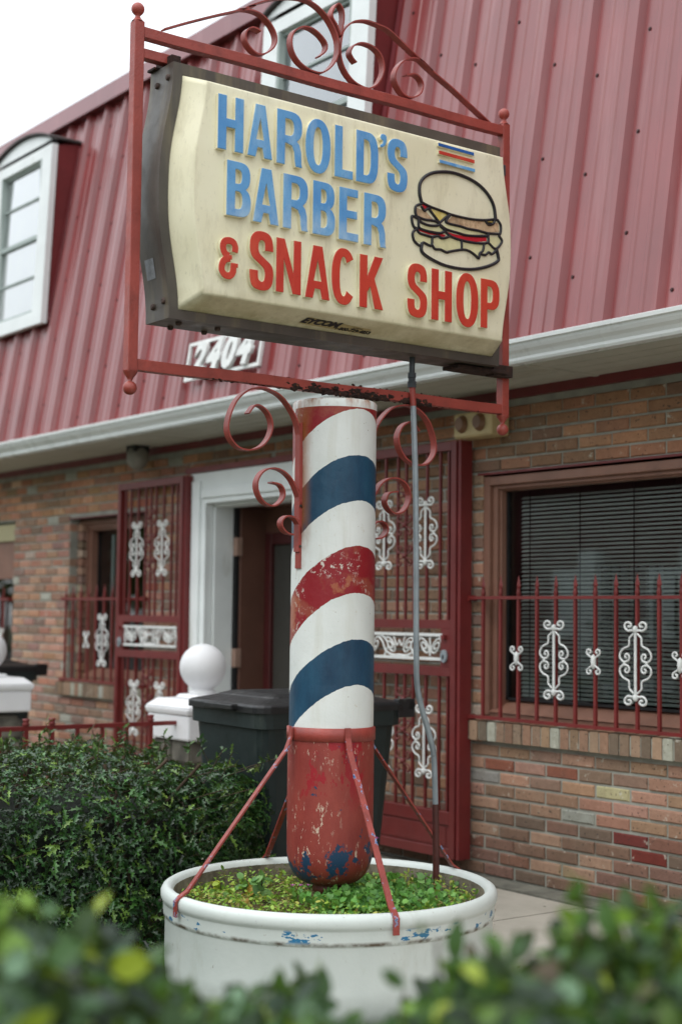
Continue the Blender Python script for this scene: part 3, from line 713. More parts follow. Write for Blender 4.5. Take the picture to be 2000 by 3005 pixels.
bx=[-10.66+.1265*i for i in range(10)]
guard(bx,-10.72,-9.45,[bx[5]],[bx[3]],'red spear-topped window guard over the window left of the door')
g=MB(); bx=[-12.6+.13*i for i in range(7)]
guard(bx,-12.75,-11.73,[bx[5]],[bx[6]],'red window guard over the far left window by the brick corner',zlo=.9)
# ================================================================== SECURITY GATES
def scroll_panel():
    g=MB(); w,h=.74,.128; pr=[(.005*math.cos(a),.005*math.sin(a)) for a in np.linspace(0,2*math.pi,7)[:-1]]
    for z in (-h/2,h/2): g.box(-w/2,w/2,-.008,.008,z-.008,z+.008)
    for s in (-1,1):
        for cx,fl in ((.31,1),(.215,-1),(.075,1)):
            a=np.linspace(0,3.6*math.pi,26)
            p=[(s*(cx+fl*(.048*(1-t_/14))*math.cos(t_)),0,(.048*(1-t_/14))*math.sin(t_+.6)) for t_ in a]
            g.sweep(p,pr,(0,1,0))
        for p in ([(.0,-.05),(.06,-.052),(.12,-.03),(.15,.02),(.19,.05)],[(.13,-.055),(.10,.0),(.13,.04),(.17,.055)],[(.34,.055),(.36,0),(.35,-.05)],[(.26,-.05),(.262,0),(.26,.05)]):
            g.sweep(smooth_path([(s*x,0,z) for x,z in p],4),[(a_*1.3,b_) for a_,b_ in pr],(0,1,0))
    g.sweep(smooth_path([(-.05,0,.05),(-.02,0,.0),(0,0,.03),(.02,0,.0),(.05,0,.05)],4),pr,(0,1,0))
    return g.mesh('scroll_panel',M['cast_white'])
SP=scroll_panel()
def gate_ros():
    g=MB(); pr=[(.005*math.cos(a),.005*math.sin(a)) for a in np.linspace(0,2*math.pi,7)[:-1]]
    for s in (1,-1):
        for v in (1,-1):
            g.sweep(smooth_path([(0,0,v*.0),(s*.02,0,v*.012),(s*.05,0,v*.02),(s*.06,0,v*.04),(s*.045,0,v*.055),(s*.028,0,v*.045),(s*.035,0,v*.03)],4),pr,(0,1,0))
    g.ball((0,0,0),.016,0,8,6); return g.mesh('rosette',M['gate'])
ROS=gate_ros()
def gate(xc,half,lock_side,label):
    y=5.25; t=thing('security_gate',label,'gate',(xc,y,.2),'red iron security gates folded open beside the door')
    zb,zt=.20,2.40; fw=.042
    g=MB(); g.box(xc-half,xc-half+fw,y-.02,y+.03,zb,zt); g.box(xc+half-fw,xc+half,y-.02,y+.03,zb,zt)
    for a,b in ((zb,zb+.05),(.372,.44),(1.148,1.200),(1.400,1.448),(2.352,zt)): g.box(xc-half+fw,xc+half-fw,y-.019,y+.029,a,b)
    g.box(xc-half+fw,xc+half-fw,y-.010,y-.004,.25,.372); g.box(xc-half+fw+.03,xc+half-fw-.03,y-.014,y-.010,.262,.360)
    lx0,lx1=(xc+half-fw-.075,xc+half-fw) if lock_side>0 else (xc-half+fw,xc-half+fw+.075)
    g.box(lx0,lx1,y-.0195,y+.0295,1.200,1.400)
    part('gate_frame',g,M['gate'],t,bevel=.003)
    g=MB(); hx=xc+half+.004 if lock_side>0 else xc-half-.044
    hx0=(xc+half+.006) if lock_side>0 else xc+half+.006
    g.box(hx0,hx0+.022,y-.01,WY-.02,zb,zt) ; part('jamb_bar',g,M['maroon'],t)
    for z0,z1 in ((.44,1.148),(1.448,2.352)):
        gb=MB(); s=.0068; gb.box(-s,s,-s,s,z0,z1); bm=gb.mesh('bar',M['gate'])
        for dx in (-.36,-.29,-.18,-.072,0,.072,.18,.29,.36):
            if abs(dx)<half-fw-.02: place('bar',bm,(xc+dx,y,0),t)
        zm=.794 if z0<1 else 1.917
        for dx in (-.18,.18): place('ornament',ORN,(xc+dx,y-.012,zm),t)
        for zz in (zm-.17,zm,zm+.17): place('rosette',ROS,(xc,y-.01,zz+.05),t)
    place('scroll_panel',SP,(xc-lock_side*.035,y-.012,1.303),t)
    g=MB(); lc=((lx0+lx1)/2,y-.022,1.256)
    ring=[(lc[0]+.024*math.cos(a),lc[1],lc[2]+.034*math.sin(a)) for a in np.linspace(0,2*math.pi,17)[:-1]]
    g.add(ring+[(x,yy-.012,z) for x,yy,z in ring],[(i,(i+1)%16,(i+1)%16+16,i+16) for i in range(16)]+[tuple(range(31,15,-1))])
    part('lock',g,M['pipe'],t); g=MB(); g.box(lc[0]-.012,lc[0]+.012,lc[1]-.02,lc[1]+.0,1.345,1.368); part('knob',g,M['maroon'],t); g=MB(); g.box(lc[0]-.004,lc[0]+.004,lc[1]-.0165,lc[1]-.011,lc[2]-.014,lc[2]+.006); part('keyhole',g,M['near_black'],t)
gate(-6.42,.437,1,'maroon iron gate with white castings, right of the doorway behind the barber pole')
gate(-9.255,.46,-1,'maroon iron gate with white castings, left of the white door frame')
# ================================================================== WALL FITTINGS
t=thing('number_plate','white framed plate with raised numbers 2404 on the red roof','house number',(-7.7,4.87,2.93))
z0,z1=2.925,3.175; xa,xb=-8.14,-7.29; yy=4.865-.035
ty=lambda z:yy+(z-z0)*TA
def pslab(g,x0,x1,za,zb_,t0=0,t1=.02):
    g.add([(x0,ty(za)-t0,za),(x1,ty(za)-t0,za),(x1,ty(zb_)-t0,zb_),(x0,ty(zb_)-t0,zb_),(x0,ty(za)+t1,za),(x1,ty(za)+t1,za),(x1,ty(zb_)+t1,zb_),(x0,ty(zb_)+t1,zb_)],[(0,1,2,3),(7,6,5,4),(4,5,1,0),(5,6,2,1),(6,7,3,2),(7,4,0,3)])
g=MB(); pslab(g,xa,xa+.022,z0,z1); pslab(g,xb-.022,xb,z0,z1); pslab(g,xa+.022,xb-.022,z0,z0+.022); pslab(g,xa+.022,xb-.022,z1-.022,z1)
part('plate_frame',g,M['cast_white'],t)
def text_mesh(body,size,offset,shear,ext,mat,spacing=1.0):
    cu=bpy.data.curves.new('numeral','FONT'); cu.body=body; cu.size=size; cu.offset=offset; cu.shear=shear; cu.extrude=ext; cu.align_x='CENTER'; cu.align_y='BOTTOM_BASELINE'; cu.space_character=spacing; cu.resolution_u=3
    ob=bpy.data.objects.new('numeral',cu); me=bpy.data.meshes.new_from_object(ob); bpy.data.objects.remove(ob); me.materials.clear(); me.materials.append(mat); return me
for i,ch in enumerate('2404'):
    me=text_mesh(ch,.272,.013,.25,.012,M['cast_white'])
    o=bpy.data.objects.new('numeral',me); COL.objects.link(o); o.parent=t
    w=np.array((xa+.17+i*.172,ty(z0+.035)-.012,z0+.036))-root_loc(t); o.location=w; o.rotation_euler=(math.radians(90-9.3),0,0)
t=thing('flood_light','cream box lamp with two brown oval lenses high on the brick wall','lamp',(-5.95,5.25,2.40))
g=MB(); g.box(-5.975,-5.68,5.20,5.335,2.405,2.535); part('housing',g,M['tan_box'],t,bevel=.01)
for xx in (-5.90,-5.762):
    g=MB(); ring=[(xx+.044*math.cos(a),5.196,2.475+.048*math.sin(a)) for a in np.linspace(0,2*math.pi,21)[:-1]]; c=[(xx+(x-xx)*.7,y-.025,2.475+(z-2.475)*.7) for x,y,z in ring]
    g.add(ring+c,[(i,(i+1)%20,(i+1)%20+20,i+20) for i in range(20)]+[tuple(range(20,40))]); part('lens',g,M['tan_lens'],t)
t=thing('soffit_lamp','small grey dome lamp hanging under the eaves above the left gate','lamp',(-9.34,5.18,2.5))
g=MB(); g.lathe([(.001,2.475),(.03,2.478),(.06,2.50),(.078,2.54),(.08,2.59),(.06,2.63),(.05,2.644)],-9.34,5.18,20); part('dome',g,M['dome'],t)
g=MB(); g.box(-9.40,-9.28,5.12,5.24,2.60,2.645); part('mount',g,M['near_black'],t)
# ================================================================== FENCE, PIERS, BINS
def pier(x,y,zc,label):
    t=thing('gate_pier',label,'stone pier',(x,y,.1),'stone piers topped by white balls')
    g=MB()
    for k_ in range(5):
        for i in range(2):
            for j in range(2):
                z0=.09+k_*.135; w=.20
                g.box(x-w+i*w+rng.normal(0,.008),x+i*w-.012+rng.normal(0,.008),y-w+j*w+rng.normal(0,.01),y+j*w-.012,z0,z0+.126)
    g.box(x-.17,x+.17,y-.17,y+.17,.09,.78)
    part('stonework',g,M['pier'],t,bevel=.018,seg=2)
    g=MB(); g.box(x-.228,x+.228,y-.228,y+.228,zc-.27,zc-.131)
    zc_=zc; zc=zc+.028
    for a,b,s0,s1 in ((zc-.16,zc-.12,.235,.245),(zc-.12,zc-.075,.245,.19),(zc-.075,zc-.05,.12,.10)):
        vs=[(x-s0,y-s0,a),(x+s0,y-s0,a),(x+s0,y+s0,a),(x-s0,y+s0,a),(x-s1,y-s1,b),(x+s1,y-s1,b),(x+s1,y+s1,b),(x-s1,y+s1,b)]
        g.add(vs,[(0,3,2,1),(4,5,6,7),(0,1,5,4),(1,2,6,5),(2,3,7,6),(3,0,4,7)])
    part('cap',g,M['ball'],t,bevel=.012,seg=2); zc=zc_
    g=MB(); g.lathe([(.001,zc-.03),(.075,zc-.028),(.078,zc-.008),(.062,zc+.002),(.066,zc+.02)],x,y,28); g.ball((x,y,zc+.13),.133,0,36,22); part('ball',g,M['ball'],t)
pier(-7.39,4.55,1.03,'white ball on a stone pier, in front of the white door frame'); pier(-9.45,4.13,1.075,'white ball on a stone pier, cut off by the left edge')
t=thing('iron_fence','low red iron fence running behind the holly hedge to the stone pier','fence',(-7.3,3.0,.1))
g=MB(); g.box(-7.312,-7.288,.6,4.40,.845,.868); part('rail',g,M['guard'],t)
g=MB(); g.box(-7.308,-7.292,.6,4.40,.20,.215); part('lower_rail',g,M['guard'],t)
g=MB(); g.sweep(smooth_path([(-7.3,4.40,.857),(-7.3,4.45,.855),(-7.3,4.49,.835),(-7.3,4.485,.80),(-7.3,4.455,.80),(-7.3,4.45,.825)],5),[(.008,.012),(-.008,.012),(-.008,-.012),(.008,-.012)],(1,0,0),smooth=False); part('scroll_end',g,M['guard'],t)
gp=MB(); gp.box(-.009,.009,-.009,.009,.09,.85); pmh=gp.mesh('picket',M['guard'])
gp=MB(); gp.box(-.011,.011,-.011,.011,.09,.875); gp.lathe([(.012,.868),(.022,.878),(.014,.886),(.016,.892),(.020,.905),(.001,.908)],0,0,12); pmt=gp.mesh('picket',M['guard'])
ys=[4.163-.1485*i for i in range(24)]
for i,y in enumerate(ys): place('picket',pmt if i in (0,4,5,8,9,12) or i>12 and i%2 else pmh,(-7.3,y,0),t)
def bin_(loc,label,rz):
    t=thing('wheelie_bin',label,'rubbish bin',loc,'dark wheelie bins by the building'); w,d,h=.68,.74,.93
    g=MB(); s0=.80
    vs=[];lv=[(0,s0),(.06,s0+.01),(.862,.975),(.866,1.03),(.935,1.035),(.936,.99),(.94,.5),(.94,.2)]
    for z,s in lv:
        r=.06
        for cx,cy,a0 in ((1,-1,-90),(1,1,0),(-1,1,90),(-1,-1,180)):
            for q in range(4):
                a=math.radians(a0+q*30); vs.append((cx*(w/2*s-r)+r*math.cos(a),cy*(d/2*s-r)+r*math.sin(a),z))
    n=16; fs=[(i*n+j,i*n+(j+1)%n,(i+1)*n+(j+1)%n,(i+1)*n+j) for i in range(len(lv)-1) for j in range(n)]+[tuple(reversed(range(n)))]
    g2=MB(); g2.add(vs,fs)
    for sx_ in (-.2,.0,.2): g2.box(sx_-.012,sx_+.012,-d/2*.90-.006,-d/2*.84,.15,.78)
    def P(name,mb,mat,par=t,bevel=0):
        me=mb.mesh(name,mat); o=bpy.data.objects.new(name,me); COL.objects.link(o); o.parent=par
        if bevel: md=o.modifiers.new('b','BEVEL'); md.width=bevel; md.segments=2; md.limit_method='ANGLE'
        return o
    P('body',g2,M['bin'])
    g=MB(); vs=[]; W2,D2=w/2+.02,d/2+.03
    for z,s in ((.935,1.0),(.965,1.0),(.972,.97),(.995,.72),(1.0,.70),(1.012,.60),(1.016,.2)):
        r=.06
        for cx,cy,a0 in ((1,-1,-90),(1,1,0),(-1,1,90),(-1,-1,180)):
            for q in range(4):
                a=math.radians(a0+q*30); vs.append((cx*(W2*s-r*s)+r*s*math.cos(a),cy*(D2*s-r*s)+r*s*math.sin(a),z))
    g.add(vs,[(i*n+j,i*n+(j+1)%n,(i+1)*n+(j+1)%n,(i+1)*n+j) for i in range(6) for j in range(n)]+[tuple(range(6*n,7*n))])
    g.box(-.10,.16,-D2-.03,-D2+.02,.940,.968)
    lid=P('lid',g,M['lid'],bevel=.006)
    g=MB(); g.tube([(-w/2,d/2+.06,.955),(w/2+.01,d/2+.06,.955)],.019,12,0,(0,0,1)); 
    for xx in (-w/2,w/2-.03): g.box(xx,xx+.04,d/2-.02,d/2+.075,.90,.985)
    P('handle',g,M['lid'],bevel=.004)
    for s in (-1,1):
        g=MB(); ring=[(s*(w/2-.02),d/2*.78+.12*math.cos(a),.12+.12*math.sin(a)) for a in np.linspace(0,2*math.pi,21)[:-1]]; rg2=[(x+s*.05,y,z) for x,y,z in ring]
        g.add(ring+rg2,[(i,(i+1)%20,(i+1)%20+20,i+20) for i in range(20)]+[tuple(range(20)),tuple(range(39,19,-1))]); P('wheel',g,M['near_black'])
    t.rotation_euler=(0,0,rz)
bin_((-5.83,4.10,.095),'dark green wheelie bin with black lid, behind the barber pole',math.radians(-4)); bin_((-10.42,4.42,.10),'dark wheelie bin behind the white capped pier at the left edge',math.radians(8))
# ================================================================== BARBER POLE + FRAME
T=thing('barber_pole','tall barber pole in faded blue, red and white with scrolled red iron frame','barber pole',(PX,PY,.40))
g=MB(); g.lathe([(PR,1.045),(PR,2.225),(PR+.0015,2.235),(PR+.0015,2.262),(PR-.004,2.27),(.01,2.272)],PX,PY,96); part('shaft',g,M['pole'],T)
prof=[(.045,.33),(.048,.44),(.062,.447),(.064,.462),(.060,.470)]
for i in range(13):
    a=math.pi/2*i/12; prof.append((.060+(PR+.002-.060)*math.sin(a)**.9,.475+.125*(1-math.cos(a))))
prof+=[(PR+.003,.70),(PR+.003,1.010)]
g=MB(); g.lathe(prof,PX,PY,72); part('base_cup',g,M['cup'],T)
g=MB(); g.lathe([(PR+.002,1.005),(PR+.008,1.007),(PR+.008,1.052),(PR-.002,1.056)],PX,PY,72); part('collar',g,M['red_scroll'],T)
# braces
def brace(foot,name='brace'):
    d=np.array([foot[0]-PX,foot[1]-PY]); d/=np.linalg.norm(d); P=lambda r,z:(PX+d[0]*r,PY+d[1]*r,z)
    R1=.592
    path=[P(PR+.013,1.058),P(PR+.015,1.02),P(PR+.034,.972),P(R1-.010,.494),P(R1+.020,.476),P(R1+.036,.462),P(R1+.035,.408)]
    up=(-d[1],d[0],0); g=MB(); g.sweep(path,[(.0035,.011),(-.0035,.011),(-.0035,-.011),(.0035,-.011)],up,smooth=False)
    part('brace',g,M['brace'],T)
for f_ in ((-4.604,2.719),(-3.88,3.178),(-4.52,4.087),(-5.295,3.508)): brace(f_)
# frame posts and bars
YL,YR=2.484,4.226; hs=.019
for y,zt in ((YL,3.535),(YR,3.530)):
    g=MB(); g.box(PX-hs,PX+hs,y-hs,y+hs,2.292,zt)
    part('frame_post',g,M['red_iron'],T,bevel=.002)
    g=MB(); g.lathe([(.022,zt),(.012,zt+.012),(.008,zt+.020),(.014,zt+.026)],PX,y,16); g.ball((PX,y,zt+.045),.0235,0,20,12); part('finial',g,M['red_iron'],T); g=MB()
    g.lathe([(.026,2.300),(.024,2.292),(.012,2.276),(.007,2.265),(.014,2.260)],PX,y,16); g.ball((PX,y,2.241),.0245,0,20,12)
    part('finial',g,M['red_iron'],T)
for z0,z1 in ((3.480,3.518),(2.304,2.343)):
    g=MB(); n=40; ys=np.linspace(YL+hs,YR-hs,n)
    g.sweep([(PX,y,(z0+z1)/2+.0015*math.sin(y*9)) for y in ys],[((z1-z0)/2,.018),(-(z1-z0)/2,.018),(-(z1-z0)/2,-.018),((z1-z0)/2,-.018)],(1,0,0),smooth=False)
    part('frame_bar',g,M['red_iron'],T,bevel=.0015)
# rust flakes along the lower bar
g=MB()
def flake(c,s):
    n=7; vs=[]
    for i in range(n):
        a=2*math.pi*i/n; r_=s*(.5+rng.random()); vs.append((c[0]+rng.normal(0,s*.15),c[1]+r_*math.cos(a)*1.5,c[2]+r_*math.sin(a)*.7))
    vs.append((c[0]+s*.55,c[1],c[2])); vs.append((c[0]-s*.4,c[1],c[2]))
    g.add(vs,[(i,(i+1)%n,n) for i in range(n)]+[((i+1)%n,i,n+1) for i in range(n)])
for i in range(330):
    y=rng.choice([rng.normal(3.34,.09),rng.normal(3.52,.05),rng.normal(3.73,.03)],p=[.5,.25,.25])
    if not 2.9<y<3.85: continue
    z=2.303+abs(rng.normal(0,.010)); flake((PX+.015+rng.normal(0,.004),y,z),.005+.009*rng.random())
for i in range(110):
    y=rng.uniform(2.75,4.1); flake((PX+rng.normal(0,.012),y,2.304),.002+.003*rng.random())
for i in range(26):
    y=rng.uniform(3.1,4.05); flake((PX+rng.normal(0,.01),y,2.346),.002+.004*rng.random())
part('rust_flakes',g,M['rust'],T,kind='stuff')
# scrollwork
SW=[(.0028,.016),(-.0028,.016),(-.0028,-.016),(.0028,-.016)]
SW=[(b,a) for a,b in SW]; SW=[(.0028,.016),(-.0028,.016),(-.0028,-.016),(.0028,-.016)]
def strip(pts,name='scroll',n=6,mir=None):
    P=[on(x,y,0,PX) for x,y in pts]
    if mir is not None: P=[np.array([p[0],2*mir-p[1],p[2]]) for p in P]
    g=MB(); g.sweep(smooth_path(P,n),SW,(1,0,0),smooth=False); part(name,g,M['red_scroll'],T)
c8=lambda *p:[(560+.4082*x,.4082*y) for x,y in p]
a1=lambda *p:[(340+.4209*x,.4209*y) for x,y in p]; a2=lambda *p:[(900+.4209*x,.4209*y) for x,y in p]
s5=lambda *p:[(640+.4209*x,1100+.4209*y) for x,y in p]
strip(a1((330,208),(500,160),(700,110),(860,75),(960,45))+c8((400,55),(500,20),(600,-5),(700,-12),(800,0),(880,40),(950,105),(1000,180),(1035,260),(1048,330),(1040,410),(1000,480),(930,528),(850,512),(775,460),(725,385),(708,300),(728,235),(785,200),(850,208),(915,255),(960,320),(955,372),(910,412)))
strip(c8((335,72),(420,80),(490,108),(550,165),(592,240),(600,305),(575,355),(520,392),(465,392),(415,350),(382,290),(385,235),(425,203),(465,215),(490,232)))
strip(c8((1062,262),(1035,190),(1000,120),(1012,70),(1046,32),(1078,75),(1084,140),(1074,210),(1066,262)),'leaf_loop')
strip(a2((1262,862),(1130,740),(1000,620),(860,500),(740,385),(640,290),(560,215),(490,180),(400,150),(320,155))+c8((1110,195),(1078,240),(1062,330),(1062,410),(1090,500),(1145,580),(1215,628),(1275,640),(1335,600),(1372,510),(1355,410),(1300,345),(1220,315),(1160,332),(1132,380),(1150,425),(1175,455)))
strip(a2((860,500),(790,430),(730,410),(670,425),(620,475),(600,540),(620,605),(665,665),(720,685),(775,660),(795,605),(780,555),(740,522),(680,528)))
LB=[s5((556,1350),(558,1200),(562,1000),(566,850),(570,600),(562,450),(535,320),(480,215),(405,135),(305,95),(210,105),(130,165),(80,260),(58,360),(75,440),(130,505),(210,525),(290,500),(345,435),(365,350),(340,270),(290,222),(245,215),(200,270)),
    s5((566,930),(545,830),(500,730),(440,672),(370,652),(300,678),(262,745),(268,820),(310,890),(375,915),(430,880),(450,825),(425,770),(360,750)),
    s5((556,1110),(552,1050),(520,998),(472,985),(435,1015),(435,1060),(470,1102),(515,1115))]
for p in LB: strip(p,'bracket_scroll')
for p in LB: strip(p,'bracket_scroll',mir=PY+.004)
for yy in (3.198,2*PY-3.198+.008):
    g=MB(); g.box(PX-.0155,PX+.0155,yy-.006,yy+.006,1.700,2.18)
    part('bracket_plate',g,M['red_scroll'],T)
    g=MB()
    for zz in (1.72,1.87): g.tube([(PX+.016,yy,zz),(PX+.020,yy,zz)],.005,8,0,(0,0,1))
    part('screw',g,M['bolt'],T)
# box brackets
g=MB(); g.box(PX-.018,PX+.018,YL+hs,2.625,3.405,3.440); part('sign_bracket',g,M['red_iron'],T,bevel=.002)
g=MB(); g.box(PX-.06,PX+.05,2.595,2.632,3.387,3.43); g.box(PX-.06,PX-.01,2.56,2.64,3.386,3.394); part('sign_bracket',g,M['rust'],T,label='rusty bracket plate on top of the sign box')
g=MB(); g.box(PX+.0,PX+.035,4.10,YR-hs,3.30,3.345); part('sign_bracket',g,M['coupling'],T,bevel=.002)
g=MB(); g.box(PX+.0,PX+.05,4.13,YR-hs+.03,2.452,2.50); g.box(PX-.04,PX+.06,3.93,4.2,2.461,2.476); part('sign_bracket',g,M['rust'],T,bevel=.002)
# ================================================================== SIGN BOX
SG=thing('shop_sign','cream lightbox sign with raised blue and red lettering and a burger, hung in the frame','shop sign',(PX,3.343,2.48))
YC=3.343
tabu=[0,.25,.4,.55,.7,.85,1]; tabv=[1,.94,.78,.56,.30,.10,0]
def bump(z,zc,hh): return float(np.interp(min(1,abs(z-zc)/hh),tabu,tabv))
def smooth_b(z,zc,hh): return sum(bump(z+dz,zc,hh) for dz in (-.03,-.015,0,.015,.03))/5
xF,xB=-4.450,-4.605; zt,zb=3.385,2.482
zs=np.linspace(zb,zt,41); outL=[(2.574-.050*smooth_b(z,2.935,.41)) for z in zs]
g=MB()
for s in (-1,1):
    ys=[YC+s*(YC-y) for y in outL]; vs=[(xF,y,z) for y,z in zip(ys,zs)]+[(xB,y,z) for y,z in zip(ys,zs)]; n=len(zs)
    g.add(vs,[(i,i+1,n+i+1,n+i) if s>0 else (i,n+i,n+i+1,i+1) for i in range(n-1)],smooth=True)
a,b=outL[0],2*YC-outL[0]
g.add([(xF,a,zb),(xF,b,zb),(xB,b,zb),(xB,a,zb)],[(0,3,2,1)]); a,b=outL[-1],2*YC-outL[-1]; g.add([(xF,a,zt),(xF,b,zt),(xB,b,zt),(xB,a,zt)],[(0,1,2,3)])
g.add([(xB,y,z) for y,z in zip(outL,zs)]+[(xB,2*YC-y,z) for y,z in zip(outL,zs)],[(i,n+i,n+i+1,i+1) for i in range(n-1)])
part('cabinet',g,M['box'],SG)
g=MB(); rw=.036; x2=xF+.006
vo=[(x2,y,z) for y,z in zip(outL,zs)]; zi=np.linspace(zb+.033,zt-.040,41); inn=[2.61-.050*smooth_b(z,2.935,.41) for z in zi]
for s in (-1,1):
    Y=lambda y:YC+s*(YC-y)
    vs=[(x2,Y(y),z) for y,z in zip(outL,zs)]+[(x2,Y(y),z) for y,z in zip(inn,zi)]+[(xF-.02,Y(y-.0015),z) for y,z in zip(outL,zs)]
    g.add(vs,[(i,n+i,n+i+1,i+1) for i in range(n-1)]+[(i,i+1,2*n+i+1,2*n+i) for i in range(n-1)])
    # inner lip
    g.add([(x2,Y(y),z) for y,z in zip(inn,zi)]+[(x2-.02,Y(y),z) for y,z in zip(inn,zi)],[(i,n+i,n+i+1,i+1) for i in range(n-1)])
for i_,(za,zbb) in ((0,(zb,zi[0])),(-1,(zt,zi[-1]))):
    g.add([(x2,outL[i_],za),(x2,2*YC-outL[i_],za),(x2,2*YC-inn[i_],zbb),(x2,inn[i_],zbb)],[(0,1,2,3)])
    g.add([(x2,outL[i_],za),(x2,2*YC-outL[i_],za),(xF-.02,2*YC-outL[i_],za-(.0015 if i_==0 else -.0015)),(xF-.02,outL[i_],za-(.0015 if i_==0 else -.0015))],[(0,1,2,3)])
part('retainer',g,M['box'],SG)
XF=-4.345
zf=np.linspace(2.562,3.304,41); fl=[2.651-.047*smooth_b(z,2.935,.375) for z in zf]
g=MB(); L0=[(x2-.006,y-.002,z) for y,z in zip(inn,zi)]
rnd=.007
vs=[]
rows=[]
for (Ya,Za,Xa) in ((inn,zi,x2-.008),): rows.append([(Xa,y,z) for y,z in zip(Ya,Za)])
def inset(t_,dx): # loops going from the wall to the face with a rounded shoulder
    return [(XF-dx,fl[i]+( inn[i]-fl[i])*t_*1.0,zf[i]+(zi[i]-zf[i])*t_) for i in range(n)]
loops=[rows[0],inset(.16,.016),inset(.07,.006),inset(.02,.0015),inset(-.10,0)]
for a_,b_ in zip(loops[:-1],loops[1:]):
    for s in (1,-1):
        Y=(lambda y:y) if s==1 else (lambda y:2*YC-y)
        A=[(x,Y(y),z) for x,y,z in a_]; Bq=[(x,Y(y),z) for x,y,z in b_]
        g.add(A+Bq,[(i,n+i,n+i+1,i+1) if s==-1 else (i,i+1,n+i+1,n+i) for i in range(n-1)],smooth=True)
    for i_ in (0,-1):
        a0,b0=a_[i_],b_[i_]; m_=24
        A=[(a0[0],a0[1]+(2*YC-2*a0[1])*j/m_,a0[2]) for j in range(m_+1)]; Bq=[(b0[0],b0[1]+(2*YC-2*b0[1])*j/m_,b0[2]) for j in range(m_+1)]
        g.add(A+Bq,[(j,m_+1+j,m_+2+j,j+1) if i_==-1 else (j,j+1,m_+2+j,m_+1+j) for j in range(m_)],smooth=True)
last=loops[-1]
for i in range(n-1):
    p,q=last[i],last[i+1]; g.add([p,(p[0],2*YC-p[1],p[2]),(q[0],2*YC-q[1],q[2]),q],[(0,1,2,3)],smooth=True)
me=g.mesh('sign_face',M['cream'],tuple(root_loc(SG))); bmm=bmesh.new(); bmm.from_mesh(me); bmesh.ops.remove_doubles(bmm,verts=bmm.verts,dist=1e-5); bmesh.ops.recalc_face_normals(bmm,faces=bmm.faces); bmm.to_mesh(me); bmm.free()
face=part('sign_face',me,None,SG)
